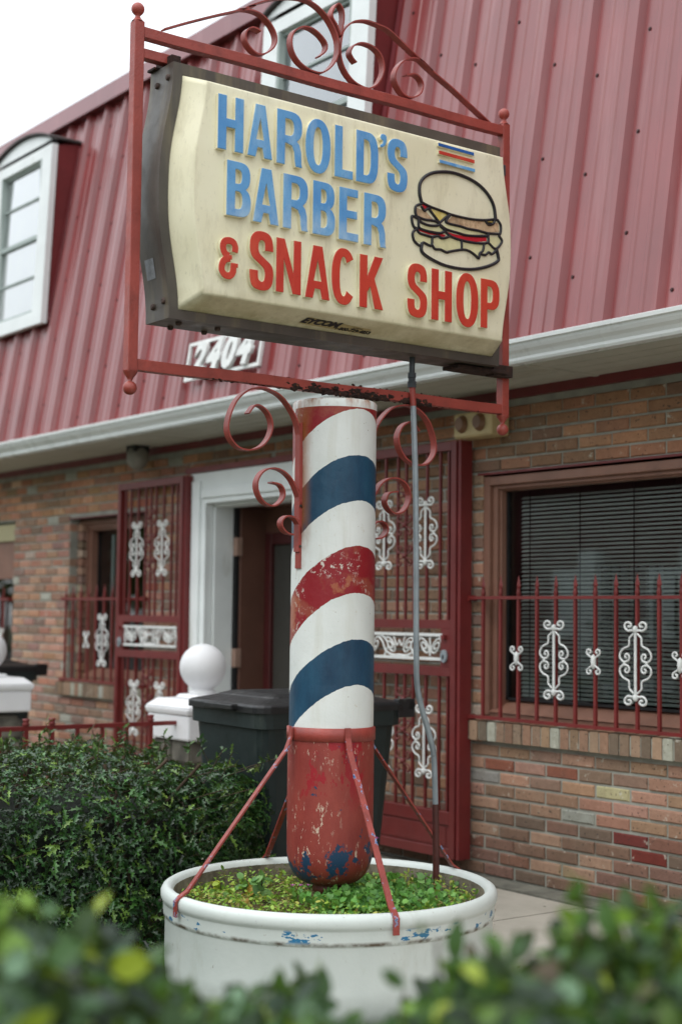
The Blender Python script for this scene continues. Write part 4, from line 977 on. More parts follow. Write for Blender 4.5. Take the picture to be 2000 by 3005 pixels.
# --- letters -----------------------------------------------------
SB=.180  # stem width as a share of the letter height
def arc(cx,cy,rx,ry,a0,a1,n=10,p=2.35):
    out=[]
    for i in range(n+1):
        a=math.radians(a0+(a1-a0)*i/n); c,s=math.cos(a),math.sin(a)
        out.append((cx+rx*math.copysign(abs(c)**(2/p),c),cy+ry*math.copysign(abs(s)**(2/p),s)))
    return out
def strokepoly(pts,hw,n=8):
    P=smooth_path([(x,y,0) for x,y in pts],n); L=[];Rr=[]
    for i in range(len(P)):
        T_=P[min(i+1,len(P)-1)]-P[max(i-1,0)]; T_=T_/np.linalg.norm(T_); N=np.array([-T_[1],T_[0],0])
        h=hw(i/(len(P)-1)) if callable(hw) else hw
        L.append(tuple((P[i]+N*h)[:2])); Rr.append(tuple((P[i]-N*h)[:2]))
    return L+Rr[::-1]
def glyph(ch,w):
    s=SB; b=.155; m_=w/2
    if ch=='H': return [[[(0,0),(s,0),(s,.42),(w-s,.42),(w-s,0),(w,0),(w,1),(w-s,1),(w-s,.58),(s,.58),(s,1),(0,1)]]]
    if ch=='L': return [[[(0,0),(w,0),(w,b+.01),(s,b+.01),(s,1),(0,1)]]]
    if ch=='E': return [[[(0,0),(w,0),(w,b),(s,b),(s,.43),(w*.93,.43),(w*.93,.58),(s,.58),(s,1-b),(w*.97,1-b),(w*.97,1),(0,1)]]]
    if ch=='N': return [[[(0,0),(s*.93,0),(s*.93,.62),(w-s,0),(w,0),(w,1),(w-s*.93,1),(w-s*.93,.38),(s,1),(0,1)]]]
    if ch=='K': return [[[(0,0),(s,0),(s,.30),(s+.07,.41),(w-s*1.12,0),(w,0),(s+.17,.57),(w*.98,1),(w-s*1.2,1),(s,.60),(s,1),(0,1)]]]
    if ch=='A':
        t_=.105
        return [[[(0,0),(s*.98,0),(s*.98+.045,.185),(w-s*.98-.045,.185),(w-s*.98,0),(w,0),(m_+t_,1),(m_-t_,1)],[(m_-.085,.335),(m_+.085,.335),(m_,.74)]]]
    if ch=='O': return [[arc(m_,.5,m_,.505,0,360,44,2.25)[:-1],arc(m_,.5,m_-s*.98,.505-b,0,360,36,2.25)[:-1][::-1]]]
    if ch=='D': return [[[(0,0),(w*.45,0)]+arc(w*.45,.5,w*.55,.5,-90,90,20,2.9)+[(0,1)],[(s,b),(s,1-b)]+arc(w*.42,.5,w*.58-s,.5-b,90,-90,16,2.9)]]
    if ch=='P': return [[[(0,0),(s,0),(s,.385),(w*.5,.385)]+arc(w*.5,.6925,w*.5,.3075,-90,90,18,2.6)+[(0,1)],[(s,.385+b*.9),(s,1-b*.92)]+arc(w*.46,.6925,w*.54-s,.3075-b*.92,90,-90,12,2.6)]]
    if ch=='R': return [[[(0,0),(s,0),(s,.40),(w*.40,.40)]+[(w*.60,.37),(w*.69,.27),(w*.72,.10),(w*.76,0),(w*1.02,0),(w*.985,.06),(w*.97,.28),(w*.90,.41),(w*.80,.465),(w*.92,.535)]+arc(w*.5,.725,w*.5,.275,-22,90,14,2.6)+[(0,1)],[(s,.545),(s,1-b*.95)]+arc(w*.46,.7,w*.54-s,.155,90,-90,12,2.6)]]
    if ch=='B': return [[[(0,0),(w*.5,0)]+arc(w*.5,.27,w*.5,.27,-90,62,16,2.6)+[(w*.80,.525)]+arc(w*.5,.745,w*.465,.255,-52,90,14,2.6)+[(0,1)],[(s,b*.9),(s,.46)]+arc(w*.45,.30,w*.55-s,.16,90,-90,12,2.6),[(s,.60),(s,1-b*.9)]+arc(w*.44,.73,w*.53-s,.13,90,-90,12,2.6)]]
    if ch=='C': return [[arc(m_,.5,m_,.505,38,322,34,2.3)+[]+arc(m_,.5,m_-s*.98,.505-b,318,42,30,2.3)]]
    if ch=='S':
        A=[(.985,.68),(.98,.78),(.92,.90),(.78,.975),(.5,1.005),(.22,.975),(.05,.88),(.0,.74),(.03,.62),(.14,.53),(.35,.46),(.55,.395),(.63,.33),(.64,.25),(.60,.17),(.5,.145),(.40,.17),(.36,.22),(.355,.33)]
        Bp=[(0,.33),(.005,.23),(.06,.10),(.2,.025),(.5,-.005),(.78,.025),(.94,.11),(1,.25),(.98,.38),(.88,.465),(.62,.55),(.43,.615),(.365,.68),(.36,.76),(.41,.83),(.5,.85),(.60,.83),(.635,.78),(.635,.68)]
        f3=lambda L:[(p[0]*w,p[1]) for p in smooth_path([(x,y,0) for x,y in L],4)]
        return [[f3(A)+f3(Bp)]]
    if ch=="'":
        return [[[(w*.05,0.0),(w*.45,.03),(w*.8,.2),(w*1.0,.5),(w*1.0,.85),(w*.8,.98),(w*.5,1.0),(w*.2,.95),(w*.1,.75),(w*.2,.58),(w*.5,.52),(w*.45,.3),(w*.1,.18)]]]
    if ch=='&':
        h=.085
        return [[strokepoly([(w*.82,.66),(w*.84,.78),(w*.74,.89),(w*.5,.925),(w*.24,.88),(w*.16,.75),(w*.26,.61),(w*.50,.545)],h,6)],
                [strokepoly([(w*.54,.50),(w*.28,.45),(w*.13,.33),(w*.12,.18),(w*.30,.08),(w*.55,.08),(w*.72,.17),(w*.76,.36)],h,6)],
                [[(w*.60,.30),(w*1.0,.30),(w*1.0,.40),(w*.60,.40)]],[[(w*.40,.47),(w*.66,.47),(w*.66,.58),(w*.40,.58)]]]
letters=[('H',2.686,2.791,3.071,3.264,0),('A',2.809,2.913,3.071,3.261,0),('R',2.932,3.041,3.067,3.264,0),('O',3.057,3.168,3.062,3.261,0),('L',3.188,3.271,3.066,3.258,0),('D',3.286,3.389,3.066,3.260,0),("'",3.395,3.428,3.215,3.268,0),('S',3.433,3.530,3.060,3.262,0),
 ('B',2.726,2.826,2.844,3.038,0),('A',2.836,2.945,2.840,3.036,0),('R',2.963,3.070,2.839,3.035,0),('B',3.093,3.192,2.838,3.034,0),('E',3.211,3.299,2.837,3.032,0),('R',3.325,3.428,2.836,3.031,0),
 ('&',2.703,2.777,2.621,2.766,1),('S',2.825,2.925,2.600,2.809,1),('N',2.937,3.044,2.605,2.799,1),('A',3.063,3.172,2.603,2.796,1),('C',3.180,3.288,2.597,2.805,1),('K',3.308,3.419,2.600,2.797,1),
 ('S',3.535,3.632,2.595,2.801,1),('H',3.653,3.756,2.597,2.795,1),('O',3.778,3.892,2.590,2.801,1),('P',3.905,4.004,2.598,2.793,1)]
for ch,y0,y1,z0,z1,ci in letters:
    H_=z1-z0; w=(y1-y0)/H_
    if ch=="'": polys=[[[(u*H_,v*H_) for u,v in c] for c in glyph(ch,w)[0]]]
    else: polys=[[[(u*H_,v*H_) for u,v in c] for c in poly] for poly in glyph(ch,w)]
    parts_=[flat('letter',poly,.016,M['orange' if ci else 'blue'],M['cream'],.0022,proud=.0003*i) for i,poly in enumerate(polys)]
    me=parts_[0]
    if len(parts_)>1:
        bm=bmesh.new()
        for q in parts_: bm.from_mesh(q)
        me=bpy.data.meshes.new('letter'); bm.to_mesh(me); bm.free(); me.materials.append(M['orange' if ci else 'blue']); me.materials.append(M['cream'])
    o=bpy.data.objects.new('letter',me); COL.objects.link(o); o.parent=face; o.location=tuple(np.array((XF-.001,y0,z0))-root_loc(SG))
# three bars above the burger
e_=lambda x,y:on(1180+.2041*x,380+.2041*y,0,XF+.008)
for pts,mt in ((((505,190),(1020,335),(1020,382),(510,238)),'dblue'),(((515,300),(1028,440),(1028,492),(518,352)),'orange'),(((525,432),(1035,570),(1035,618),(528,478)),'blue')):
    P=[e_(*p) for p in pts]; me=flat('stripe',[[(p[1],p[2]) for p in P][::-1]],.010,M[mt],M['cream'],.0015)
    o=bpy.data.objects.new('stripe',me); COL.objects.link(o); o.parent=face; o.location=tuple(np.array((XF-.001,0,0))-root_loc(SG))
# burger
lines=[[(285,1040),(262,950),(255,850),(270,760),(330,680),(430,625),(560,605),(720,615),(880,665),(1050,750),(1180,860),(1270,980),(1325,1110),(1350,1290)],
[(285,1040),(400,1100),(560,1160),(700,1215),(850,1255),(1000,1285),(1180,1300),(1350,1290),(1400,1330),(1425,1390),(1420,1480),(1400,1520)],
[(285,1065),(215,1090),(195,1140),(205,1220),(235,1275)],[(235,1280),(150,1240),(152,1330),(180,1400),(225,1415)],
[(230,1250),(330,1290),(470,1310),(545,1345)],[(400,1150),(470,1240),(545,1340)],[(545,1340),(620,1270),(700,1215)],
[(290,1110),(330,1165),(370,1135),(410,1140)],[(700,1220),(640,1305),(670,1345),(850,1390),(960,1425),(1100,1450),(1250,1490),(1405,1500)],
[(1205,1315),(1245,1362),(1310,1355),(1335,1310)],[(250,1285),(290,1335),(400,1375),(510,1378),(545,1350)],
[(545,1360),(640,1430),(800,1480),(950,1520),(1200,1530),(1240,1510)],[(245,1290),(250,1400),(320,1440),(450,1475),(560,1485),(620,1450),(560,1390)],
[(222,1415),(250,1480),(330,1512),(440,1540),(520,1528),(580,1560),(660,1545),(700,1522)],[(620,1455),(700,1530),(800,1570),(950,1610),(1100,1632),(1235,1620),(1245,1500)],
[(215,1425),(165,1470),(160,1530),(190,1610),(262,1665),(310,1622),(380,1655),(430,1660),(440,1545)],
[(440,1660),(480,1715),(560,1722),(640,1762),(700,1750),(860,1725),(960,1740),(1050,1800),(1108,1850),(1120,1780),(1165,1740),(1185,1640)],[(860,1605),(865,1725)],
[(1125,1785),(1200,1800),(1250,1762),(1290,1790),(1335,1760),(1362,1720)],[(1240,1620),(1350,1712),(1440,1610),(1400,1530)],
[(290,1640),(285,1740),(350,1812),(500,1900),(650,1960),(850,2000),(1050,2005),(1250,1960),(1380,1890),(1385,1820),(1362,1720)]]
g=MB()
for i,l in enumerate(lines):
    P=[e_(*p) for p in l]; P=[np.array([XF+.003,p[1],p[2]]) for p in P]
    rr=.0068 if i in (0,20) else .0053
    g.sweep(smooth_path(P,5),[(rr*math.cos(a),rr*1.0*math.sin(a)) for a in np.linspace(0,2*math.pi,9)[:-1]],(1,0,0))
    for p in (P[0],P[-1]): g.ball(tuple(p),rr*.98,0,8,6)
part('burger_outline',g,M['black'],face)
fills=[([(250,1415),(420,1480),(560,1490),(640,1512),(620,1535),(540,1540),(500,1515),(400,1505),(262,1455)],'tomato'),([(640,1460),(760,1500),(950,1540),(1225,1540),(1225,1600),(1080,1610),(850,1570),(700,1510)],'tomato'),([(292,1066),(350,1085),(415,1115),(390,1135),(335,1135)],'tomato'),
([(222,1120),(300,1150),(370,1190),(460,1290),(340,1270),(225,1240)],'patty'),([(735,1240),(1000,1292),(1200,1315),(1395,1345),(1405,1470),(1250,1472),(1000,1415),(680,1335),(660,1310)],'patty'),
([(425,1135),(690,1212),(548,1325),(410,1165)],'cheese'),([(1215,1315),(1325,1315),(1300,1345),(1250,1350)],'cheese'),
([(185,1480),(250,1490),(430,1550),(428,1650),(330,1635),(215,1600)],'lettuce'),([(445,1560),(580,1575),(700,1550),(850,1615),(855,1720),(690,1740),(500,1705)],'lettuce'),([(870,1620),(1180,1650),(1150,1740),(1110,1820),(960,1735),(870,1720)],'lettuce'),([(1190,1650),(1250,1645),(1340,1715),(1290,1775),(1180,1785),(1150,1770)],'lettuce'),([(1250,1530),(1395,1545),(1425,1610),(1350,1700),(1250,1620)],'lettuce'),
([(290,1345),(400,1390),(540,1370),(600,1440),(560,1470),(300,1425)],'lettuce'),([(560,1370),(680,1360),(950,1435),(1200,1500),(1000,1518),(700,1440)],'lettuce')]
for pts,mt in fills:
    P=[e_(*p) for p in pts]; me=flat('burger_filling',[[(p[1],p[2]) for p in P]],.0012,M[mt],M[mt],.0003); o=bpy.data.objects.new('burger_filling',me); COL.objects.link(o); o.parent=face; o.location=tuple(np.array((XF-.0005,0,0))-root_loc(SG))
# maker's sticker on the lower return of the face
p00=np.array(loops[0][0]); p01=np.array(loops[1][0])   # wall edge -> face edge (bottom)
bot0=np.array([p00[0],0,p00[2]]); bot1=np.array([p01[0],0,p01[2]]); dv=bot1-bot0; dl=np.linalg.norm(dv); dv/=dl
nrm=np.cross([0,1,0],dv); nrm=nrm if nrm[2]<0 else -nrm
def onreturn(y,s,h): return bot0+np.array([0,y,0])+dv*s*dl+nrm*h
g=MB(); g.add([onreturn(3.10,.32,.0012),onreturn(3.405,.24,.0012),onreturn(3.42,.60,.0012),onreturn(3.12,.78,.0012)],[(0,1,2,3)])
st_=part('sticker',g,M['sticker'],face)
def put_text(body,size,off,shear,y,s,tilt=0,sp=1.0,xs=1.0):
    me=text_mesh(body,size,off,shear,.0002,M['print'],sp); o=bpy.data.objects.new('lettering',me); COL.objects.link(o); o.parent=face
    u=Vector((0,1,0)); v=Vector(dv); w=u.cross(v); mt=Matrix((u*xs,v,w)).transposed().to_4x4(); q=onreturn(y,s,.0022); mt.translation=Vector(q-root_loc(SG)); o.matrix_local=mt
put_text('EYCOM',.043,.0026,.35,3.185,.42,sp=.95,xs=1.15); put_text('1-800-729-4853',.0255,.0011,.1,3.345,.30)
put_text('& CUP INC.',.009,.0002,0,3.36,.52)
# small sticker and scuffs on the left end of the cabinet
yv=lambda z:2.574-.050*smooth_b(z,2.935,.41)-.0012
g=MB(); zz=[2.630,2.655,2.680,2.700]; g.add([(x,yv(z),z) for z in zz for x in (-4.575,-4.515)],[(2*i,2*i+1,2*i+3,2*i+2) for i in range(3)]); part('end_sticker',g,paint('grey_sticker',(126,130,134),.6,.2,40,bump=0),SG)
# bolts
g=None
for x,z in ((-4.475,3.335),(-4.55,3.325),(-4.475,2.545),(-4.55,2.535)):
    for s in (-1,):
        yv=2.574-.050*smooth_b(z,2.935,.41); g=MB(); g.sweep([(x,yv+.002,z),(x,yv-.006,z),(x,yv-.009,z)],[(.012*math.cos(a),.012*math.sin(a)) for a in np.linspace(0,2*math.pi,9)[:-1]],(0,0,1),scale=[1,1,.6]); part('bolt',g,M['bolt'],SG)
for x,y in ((-4.49,2.64),(-4.58,2.66),(-4.49,2.80),(-4.58,2.80),(-4.52,3.98)):
    g=MB(); g.sweep([(x,y,2.483),(x,y,2.474),(x,y,2.470)],[(.011*math.cos(a),.011*math.sin(a)) for a in np.linspace(0,2*math.pi,9)[:-1]],(0,1,0),scale=[1,1,.7]); part('bolt',g,M['bolt'],SG)
# ================================================================== CONDUIT
t=thing('power_conduit','grey metal conduit running from the sign box down into the planter','conduit',(PX,3.86,.40))
cp=smooth_path([(PX+.03,3.722,2.30),(PX+.03,3.735,2.05),(PX+.03,3.742,1.8),(PX+.03,3.746,1.5),(PX+.03,3.748,1.34),(PX+.03,3.754,1.20),(PX+.03,3.778,1.11),(PX+.03,3.812,1.02),(PX+.03,3.838,.94),(PX+.03,3.846,.86),(PX+.03,3.852,.72)],5)
g=MB(); g.tube(cp,.0115,14,0,(1,0,0)); part('pipe',g,M['pipe'],t)
g=MB(); g.tube([(PX+.03,3.852,.735),(PX+.03,3.859,.40)],.0135,14,0,(1,0,0)); part('sleeve',g,M['pipe_brown'],t)
g=MB(); g.tube([(PX+.03,3.716,2.49),(PX+.03,3.714,2.42)],.0115,12,0,(1,0,0)); part('nipple',g,M['coupling'],t)
g=MB(); hexp=lambda r:[(r*math.cos(a),r*math.sin(a)) for a in np.linspace(0,2*math.pi,7)[:-1]]
for z0,z1,r_ in ((2.420,2.400,.0175),(2.398,2.386,.015),(2.385,2.362,.019)): g.sweep([(PX+.03,3.714,z0),(PX+.03,3.714,z1)],hexp(r_),(1,0,0),smooth=False)
part('coupling',g,M['coupling'],t); g=MB(); g.tube([(PX+.03,3.716,2.364),(PX+.03,3.722,2.29)],.0125,12,0,(1,0,0)); part('nipple',g,M['red_scroll'],t,label='red painted lower nipple')
# ================================================================== PLANTER
t=thing('planter','big round white painted concrete planter under the barber pole','planter',(PX,PY,.085))
prof=[(.50,.085),(.545,.087),(.578,.108),(.598,.15),(.604,.22),(.604,.365),(.606,.370),(.609,.373),(.611,.385),(.611,.418),(.613,.424),(.617,.428),(.621,.440),(.621,.456),(.614,.470),(.602,.477),(.592,.476),(.580,.468),(.574,.455)]
g=MB(); g.lathe(prof,PX,PY,128); part('shell',g,M['planter'],t)
g=MB(); g.lathe([(.5745,.456),(.570,.42),(.562,.30)],PX,PY,96); part('inner_wall',g,M['mossy'],t)
g=MB(); vs=[(PX,PY,.400)]; fs=[]
rings=10; seg=48
for i in range(1,rings+1):
    for j in range(seg):
        a=2*math.pi*j/seg; r_=.565*i/rings; vs.append((PX+r_*math.cos(a),PY+r_*math.sin(a),.375+.025*(1-i/rings)+.012*noise.noise(Vector((r_*math.cos(a)*9,r_*math.sin(a)*9,0)))))
fs=[(0,1+j,1+(j+1)%seg) for j in range(seg)]+[(1+(i-1)*seg+j,1+i*seg+j,1+i*seg+(j+1)%seg,1+(i-1)*seg+(j+1)%seg) for i in range(1,rings) for j in range(seg)]
g.add(vs,fs,smooth=True); part('soil',g,M['soil'],t)
# ------------------------------------------------------------------ foliage engine
def leaves(name,pos,nrm,size,cols,shape,mat,fold=.25,droop=.2):
    """shape: 2D outline (u along leaf 0..1, v half width list); every leaf = folded fan of triangles"""
    N=len(pos); rngl=rng
    nrm=nrm/np.linalg.norm(nrm,axis=1,keepdims=True); rnd=rngl.normal(size=(N,3)); d=np.cross(nrm,rnd); d/=np.linalg.norm(d,axis=1,keepdims=True)
    d=d+nrm*rngl.uniform(-.2,.7,(N,1)); d/=np.linalg.norm(d,axis=1,keepdims=True); sd_=np.cross(nrm,d); sd_/=np.linalg.norm(sd_,axis=1,keepdims=True); n2=np.cross(d,sd_)
    U=np.array([p[0] for p in shape]); V=np.array([p[1] for p in shape]); K=len(shape)
    # spine points (0,.5,1) plus outlines both sides
    sp_u=np.array([0,.33,.66,1.0]); sp=[]
    def pt(u,v,s):
        h=-droop*u*u+fold*np.abs(v)
        return pos+size[:,None]*(d*u+sd_*(s*v)+n2*h)
    verts=[]; 
    for s in (1,-1):
        for u,v in shape: verts.append(pt(u,v,s))
    for u in sp_u: verts.append(pt(u,0,1))
    Vn=len(verts); allv=np.stack(verts,1).reshape(-1,3)
    tri=[]
    for s in range(2):
        o=s*K
        for i in range(K-1):
            um=(U[i]+U[i+1])/2; c=2*K+int(np.argmin(np.abs(sp_u-um)))
            tri.append((o+i,o+i+1,c) if s==0 else (o+i+1,o+i,c))
        for a_ in range(3): 
            ub=(sp_u[a_]+sp_u[a_+1])/2; i=int(np.argmin(np.abs(U-ub))); tri.append((o+i,2*K+a_,2*K+a_+1) if s==1 else (o+i,2*K+a_+1,2*K+a_))
    tri=np.array(tri); F_=(tri[None]+np.arange(N)[:,None,None]*Vn).reshape(-1,3)
    me=bpy.data.meshes.new(name); me.vertices.add(len(allv)); me.vertices.foreach_set('co',allv.astype(np.float32).ravel()); nl=len(F_)*3
    me.loops.add(nl); me.loops.foreach_set('vertex_index',F_.ravel().astype(np.int32)); me.polygons.add(len(F_)); me.polygons.foreach_set('loop_start',np.arange(0,nl,3,dtype=np.int32))
    me.update(calc_edges=True); ca=me.color_attributes.new('bc','FLOAT_COLOR','POINT'); cc=np.repeat(cols,Vn,axis=0).astype(np.float32); ca.data.foreach_set('color',cc.ravel()); me.materials.append(mat); return me
HOLLY=[(0,0),(.10,.05),(.22,.20),(.27,.10),(.44,.11),(.60,.26),(.63,.11),(.78,.09),(.92,.19),(.92,.06),(1.18,0)]
OVAL=[(0,0),(.12,.10),(.3,.21),(.5,.26),(.7,.22),(.88,.11),(1,0)]
WIDE=[(0,0),(.12,.16),(.3,.32),(.5,.36),(.7,.28),(.88,.13),(1,0)]
ROUND=[(0,0),(.15,.28),(.35,.45),(.6,.5),(.85,.42),(1.0,.2),(.93,0)]
def colarr(choices,n,jit=.12):
    c=np.array([lin(x) for x,_ in choices]); w=np.array([q for _,q in choices],float); w/=w.sum()
    o=c[rng.choice(len(c),n,p=w)].copy(); o[:,:3]*=rng.uniform(1-jit*2,1+jit*2,(n,1)); return o
# holly hedge: lumpy rounded block between fence and planter
def hedge_surface(n,x0,x1,y0,y1,z0,z1,lump,seed,exp=4.0):
    P=[];Nn=[]; c=np.array([(x0+x1)/2,(y0+y1)/2,z0+ (z1-z0)*.35]); h=np.array([(x1-x0)/2,(y1-y0)/2,(z1-z0)*.65])
    while len(P)<n:
        v=rng.normal(size=3); v/=np.linalg.norm(v)
        k_=(abs(v[0])**exp+abs(v[1])**exp+abs(v[2])**exp)**(-1/exp); p=v*k_
        q=c+p*h; 
        if q[2]<z0+.02: continue
        nn=np.array([np.sign(p[0])*abs(p[0])**(exp-1)/h[0],np.sign(p[1])*abs(p[1])**(exp-1)/h[1],np.sign(p[2])*abs(p[2])**(exp-1)/h[2]]); nn/=np.linalg.norm(nn)
        l=noise.noise(Vector(q*3.1+seed))*lump+noise.noise(Vector(q*9+seed))*lump*.5
        q=q+nn*(l-abs(rng.normal(0,.05)))
        P.append(q);Nn.append(nn+rng.normal(0,.35,3)+np.array([0,0,.35]))
    return np.array(P),np.array(Nn)
t=thing('holly_hedge','dense dark green holly hedge with spiny leaves left of the planter','hedge',(-6.1,2.2,.09))
P,N_=hedge_surface(29000,-6.95,-5.22,.4,3.78,.10,.855,.085,Vector((3,1,7)),5.0)
hc=colarr([((34,66,32),5),((46,86,40),4),((64,106,46),2.4),((100,132,54),1.2),((24,46,26),3)],len(P))
up=np.clip((P[:,2]-.75)/.2,0,1); 
P=P-np.array(root_loc(t)); part('foliage',leaves('foliage',P,N_,rng.uniform(.028,.060,len(P)),hc,HOLLY,M['holly'],.6,.35),None,t,kind='stuff')
# sprigs sticking out on top
SPp=[];SNn=[]; tw=MB()
for i in range(150):
    x=rng.uniform(-6.8,-5.4); y=rng.uniform(.8,3.6); z=.825+.05*noise.noise(Vector((x*3,y*3,0))); L=rng.uniform(.03,.11); dirn=np.array([rng.normal(0,.25),rng.normal(0,.25),1]); dirn/=np.linalg.norm(dirn)
    b=np.array([x,y,z]); tw.tube([tuple(b-dirn*.1),tuple(b+dirn*L)],.0018,5,0,(1,0,0))
    for j in range(9): SPp.append(b+dirn*L*(j/8)); SNn.append(dirn*.5+rng.normal(0,.7,3))
for i in range(60):
    y=rng.uniform(1.6,3.66); z=rng.uniform(.3,.85); x=-5.26-.1*rng.random(); dirn=np.array([.6,.5*rng.random()+.2,.25]); dirn/=np.linalg.norm(dirn); L=rng.uniform(.05,.13); b=np.array([x,y,z]); tw.tube([tuple(b-dirn*.1),tuple(b+dirn*L)],.0018,5,0,(0,0,1))
    for j in range(9): SPp.append(b+dirn*L*(j/8)); SNn.append(dirn*.4+rng.normal(0,.7,3))
SPp=np.array(SPp);SNn=np.array(SNn); sc=colarr([((60,92,44),3),((84,116,54),3),((110,136,62),1.5),((44,74,40),3)],len(SPp))
part('sprigs',leaves('sprigs',SPp-root_loc(t),SNn,rng.uniform(.026,.044,len(SPp)),sc,HOLLY,M['holly'],.35,.2),None,t,kind='stuff')
for i in range(40):
    x,y=rng.uniform(-6.7,-5.5),rng.uniform(.6,3.3); tw.tube([(x,y,.09),(x+rng.normal(0,.1),y+rng.normal(0,.1),.5),(x+rng.normal(0,.2),y+rng.normal(0,.2),.85)],.008,6,0,(1,0,0))
part('stems',tw,M['twig'],t,kind='stuff')
g=MB()
c_=MB(); 
for i in range(14):
    for j in range(1): pass
core=MB(); core.box(-6.62,-5.56,.7,3.35,.25,.66); part('shade_core',core,paint('hedge_shade_colour',(22,30,20),1,.3,20,bump=.5),t,bevel=.1,seg=3)  # solid dark block: the shade inside the hedge put into its colour
# foreground shrub (very close, out of focus)
t=thing('front_shrub','soft green shrub row right in front of the camera, out of focus','shrub',(-1.5,1.1,.09))
fwd=np.array([-.8,.6,0]); rt=np.array([.6,.8,0])
n=8200; s_=rng.uniform(-2.6,2.6,n); s_[:6800]=rng.uniform(-.75,.75,6800); Z=rng.uniform(1.25,2.15,n)
def ftop(s): return np.interp(s,[-2.6,-.46,-.40,-.30,-.18,-.05,.02,.10,.18,.25,.33,.40,.5,2.6],[1.03,1.07,1.055,1.015,.985,.93,.925,.955,1.02,1.025,1.035,1.065,1.085,1.06])
top=ftop(s_)+.015-.10*np.abs(Z-1.7)+.075*np.array([noise.noise(Vector((a*8,b*8,2))) for a,b in zip(s_,Z)])
z=top-np.abs(rng.normal(0,.07,n)); P=fwd*Z[:,None]+rt*s_[:,None]; P[:,2]=z; P=np.concatenate([P]); 
Nn=rng.normal(0,.6,(n,3))+np.array([0,0,1.0])+np.array([.3,-.25,0])
fc=colarr([((44,76,36),4),((60,94,38),3),((88,118,42),1.8),((128,142,44),.9),((28,50,32),5),((110,140,110),.5),((80,66,54),.4)],n,.22)
part('foliage',leaves('foliage',P-root_loc(t),Nn,rng.uniform(.034,.066,n),fc,OVAL,M['leaf'],.2,.2),None,t,kind='stuff')
tp=[];tn=[];ts=MB()
for px_,up in ((40,.05),(150,.045),(300,.03),(455,.03),(620,.02),(905,.05),(1010,.03),(1180,.075),(1265,.05),(1300,.09),(1420,.05),(1500,.03),(1640,.095),(1690,.07),(1760,.10),(1850,.07),(1960,.08)):
    zz_=1.95+rng.uniform(-.1,.1); s1=(px_-1000)/F*zz_; b=fwd*zz_+rt*s1; b[2]=float(ftop(s1))-.05; d_=np.array([rng.normal(0,.2),rng.normal(0,.2),1]); d_/=np.linalg.norm(d_); L_=up+.03
    ts.tube([tuple(b-d_*.15),tuple(b+d_*L_)],.0025,5,0,(1,0,0))
    for j in range(13): tp.append(b+d_*L_*(j/12)+rng.normal(0,.008,3)); tn.append(rng.normal(0,.8,3)+np.array([.3,-.2,.5]))
tp=np.array(tp);tn=np.array(tn)
part('sprigs',leaves('sprigs',tp-root_loc(t),tn,rng.uniform(.025,.045,len(tp)),colarr([((76,116,44),3),((110,142,50),2),((48,82,38),2)],len(tp),.2),OVAL,M['leaf'],.2,.2),None,t,kind='stuff')
part('sprig_stems',ts,M['twig'],t,kind='stuff')
tw=MB()
for i in range(160):
    s1=rng.uniform(-2.2,2.2) if i>110 else rng.uniform(-.8,.8); z1=rng.uniform(1.35,2.05); a=fwd*z1+rt*s1; b=a+rng.normal(0,.12,3); h=float(ftop(s1))
    tw.tube([(a[0],a[1],.09),(float((a[0]+b[0])/2),float((a[1]+b[1])/2),.5),(b[0],b[1],h-.14-.1*abs(z1-1.7))],.004,5,0,(1,0,0))
part('stems',tw,M['twig'],t,kind='stuff')
n=4000; s_=rng.uniform(-2.4,2.4,n); Z=rng.uniform(1.3,2.1,n); P=fwd*Z[:,None]+rt*s_[:,None]; P[:,2]=rng.uniform(.15,.9,n)
part('inner_foliage',leaves('inner_foliage',P-root_loc(t),rng.normal(size=(n,3)),rng.uniform(.04,.06,n),colarr([((34,54,34),1),((48,72,40),1)],n),OVAL,M['leaf'],.2,.2),None,t,kind='stuff')
# planter plants
def disc(n,r0=.55,cx=0,cy=0):
    a=rng.uniform(0,2*math.pi,n); r_=r0*np.sqrt(rng.random(n)); return np.stack([PX+cx+r_*np.cos(a),PY+cy+r_*np.sin(a)],1)
n=5200; xy=disc(n); hgt=np.array([max(0,noise.noise(Vector((x*7,y*7,1)))*.05+.022) for x,y in xy]); z=.390+rng.random(n)*(.030+hgt)
P=np.concatenate([xy,z[:,None]],1); keep=(np.hypot(P[:,0]-PX,P[:,1]-PY)>.07); P=P[keep]
m_=MB()
me=leaves('ground_cover',P,rng.normal(0,.5,(len(P),3))+[0,0,1],rng.uniform(.010,.026,len(P)),colarr([((126,166,58),5),((152,180,72),3),((176,178,88),2),((150,134,82),1.5),((92,126,50),2)],len(P)),OVAL,M['leaf'],.2,.1)
o=bpy.data.objects.new('ground_cover',me); COL.objects.link(o); o['kind']='stuff'; o['label']='low mossy weeds carpeting the soil of the white planter'; o['category']='weeds'
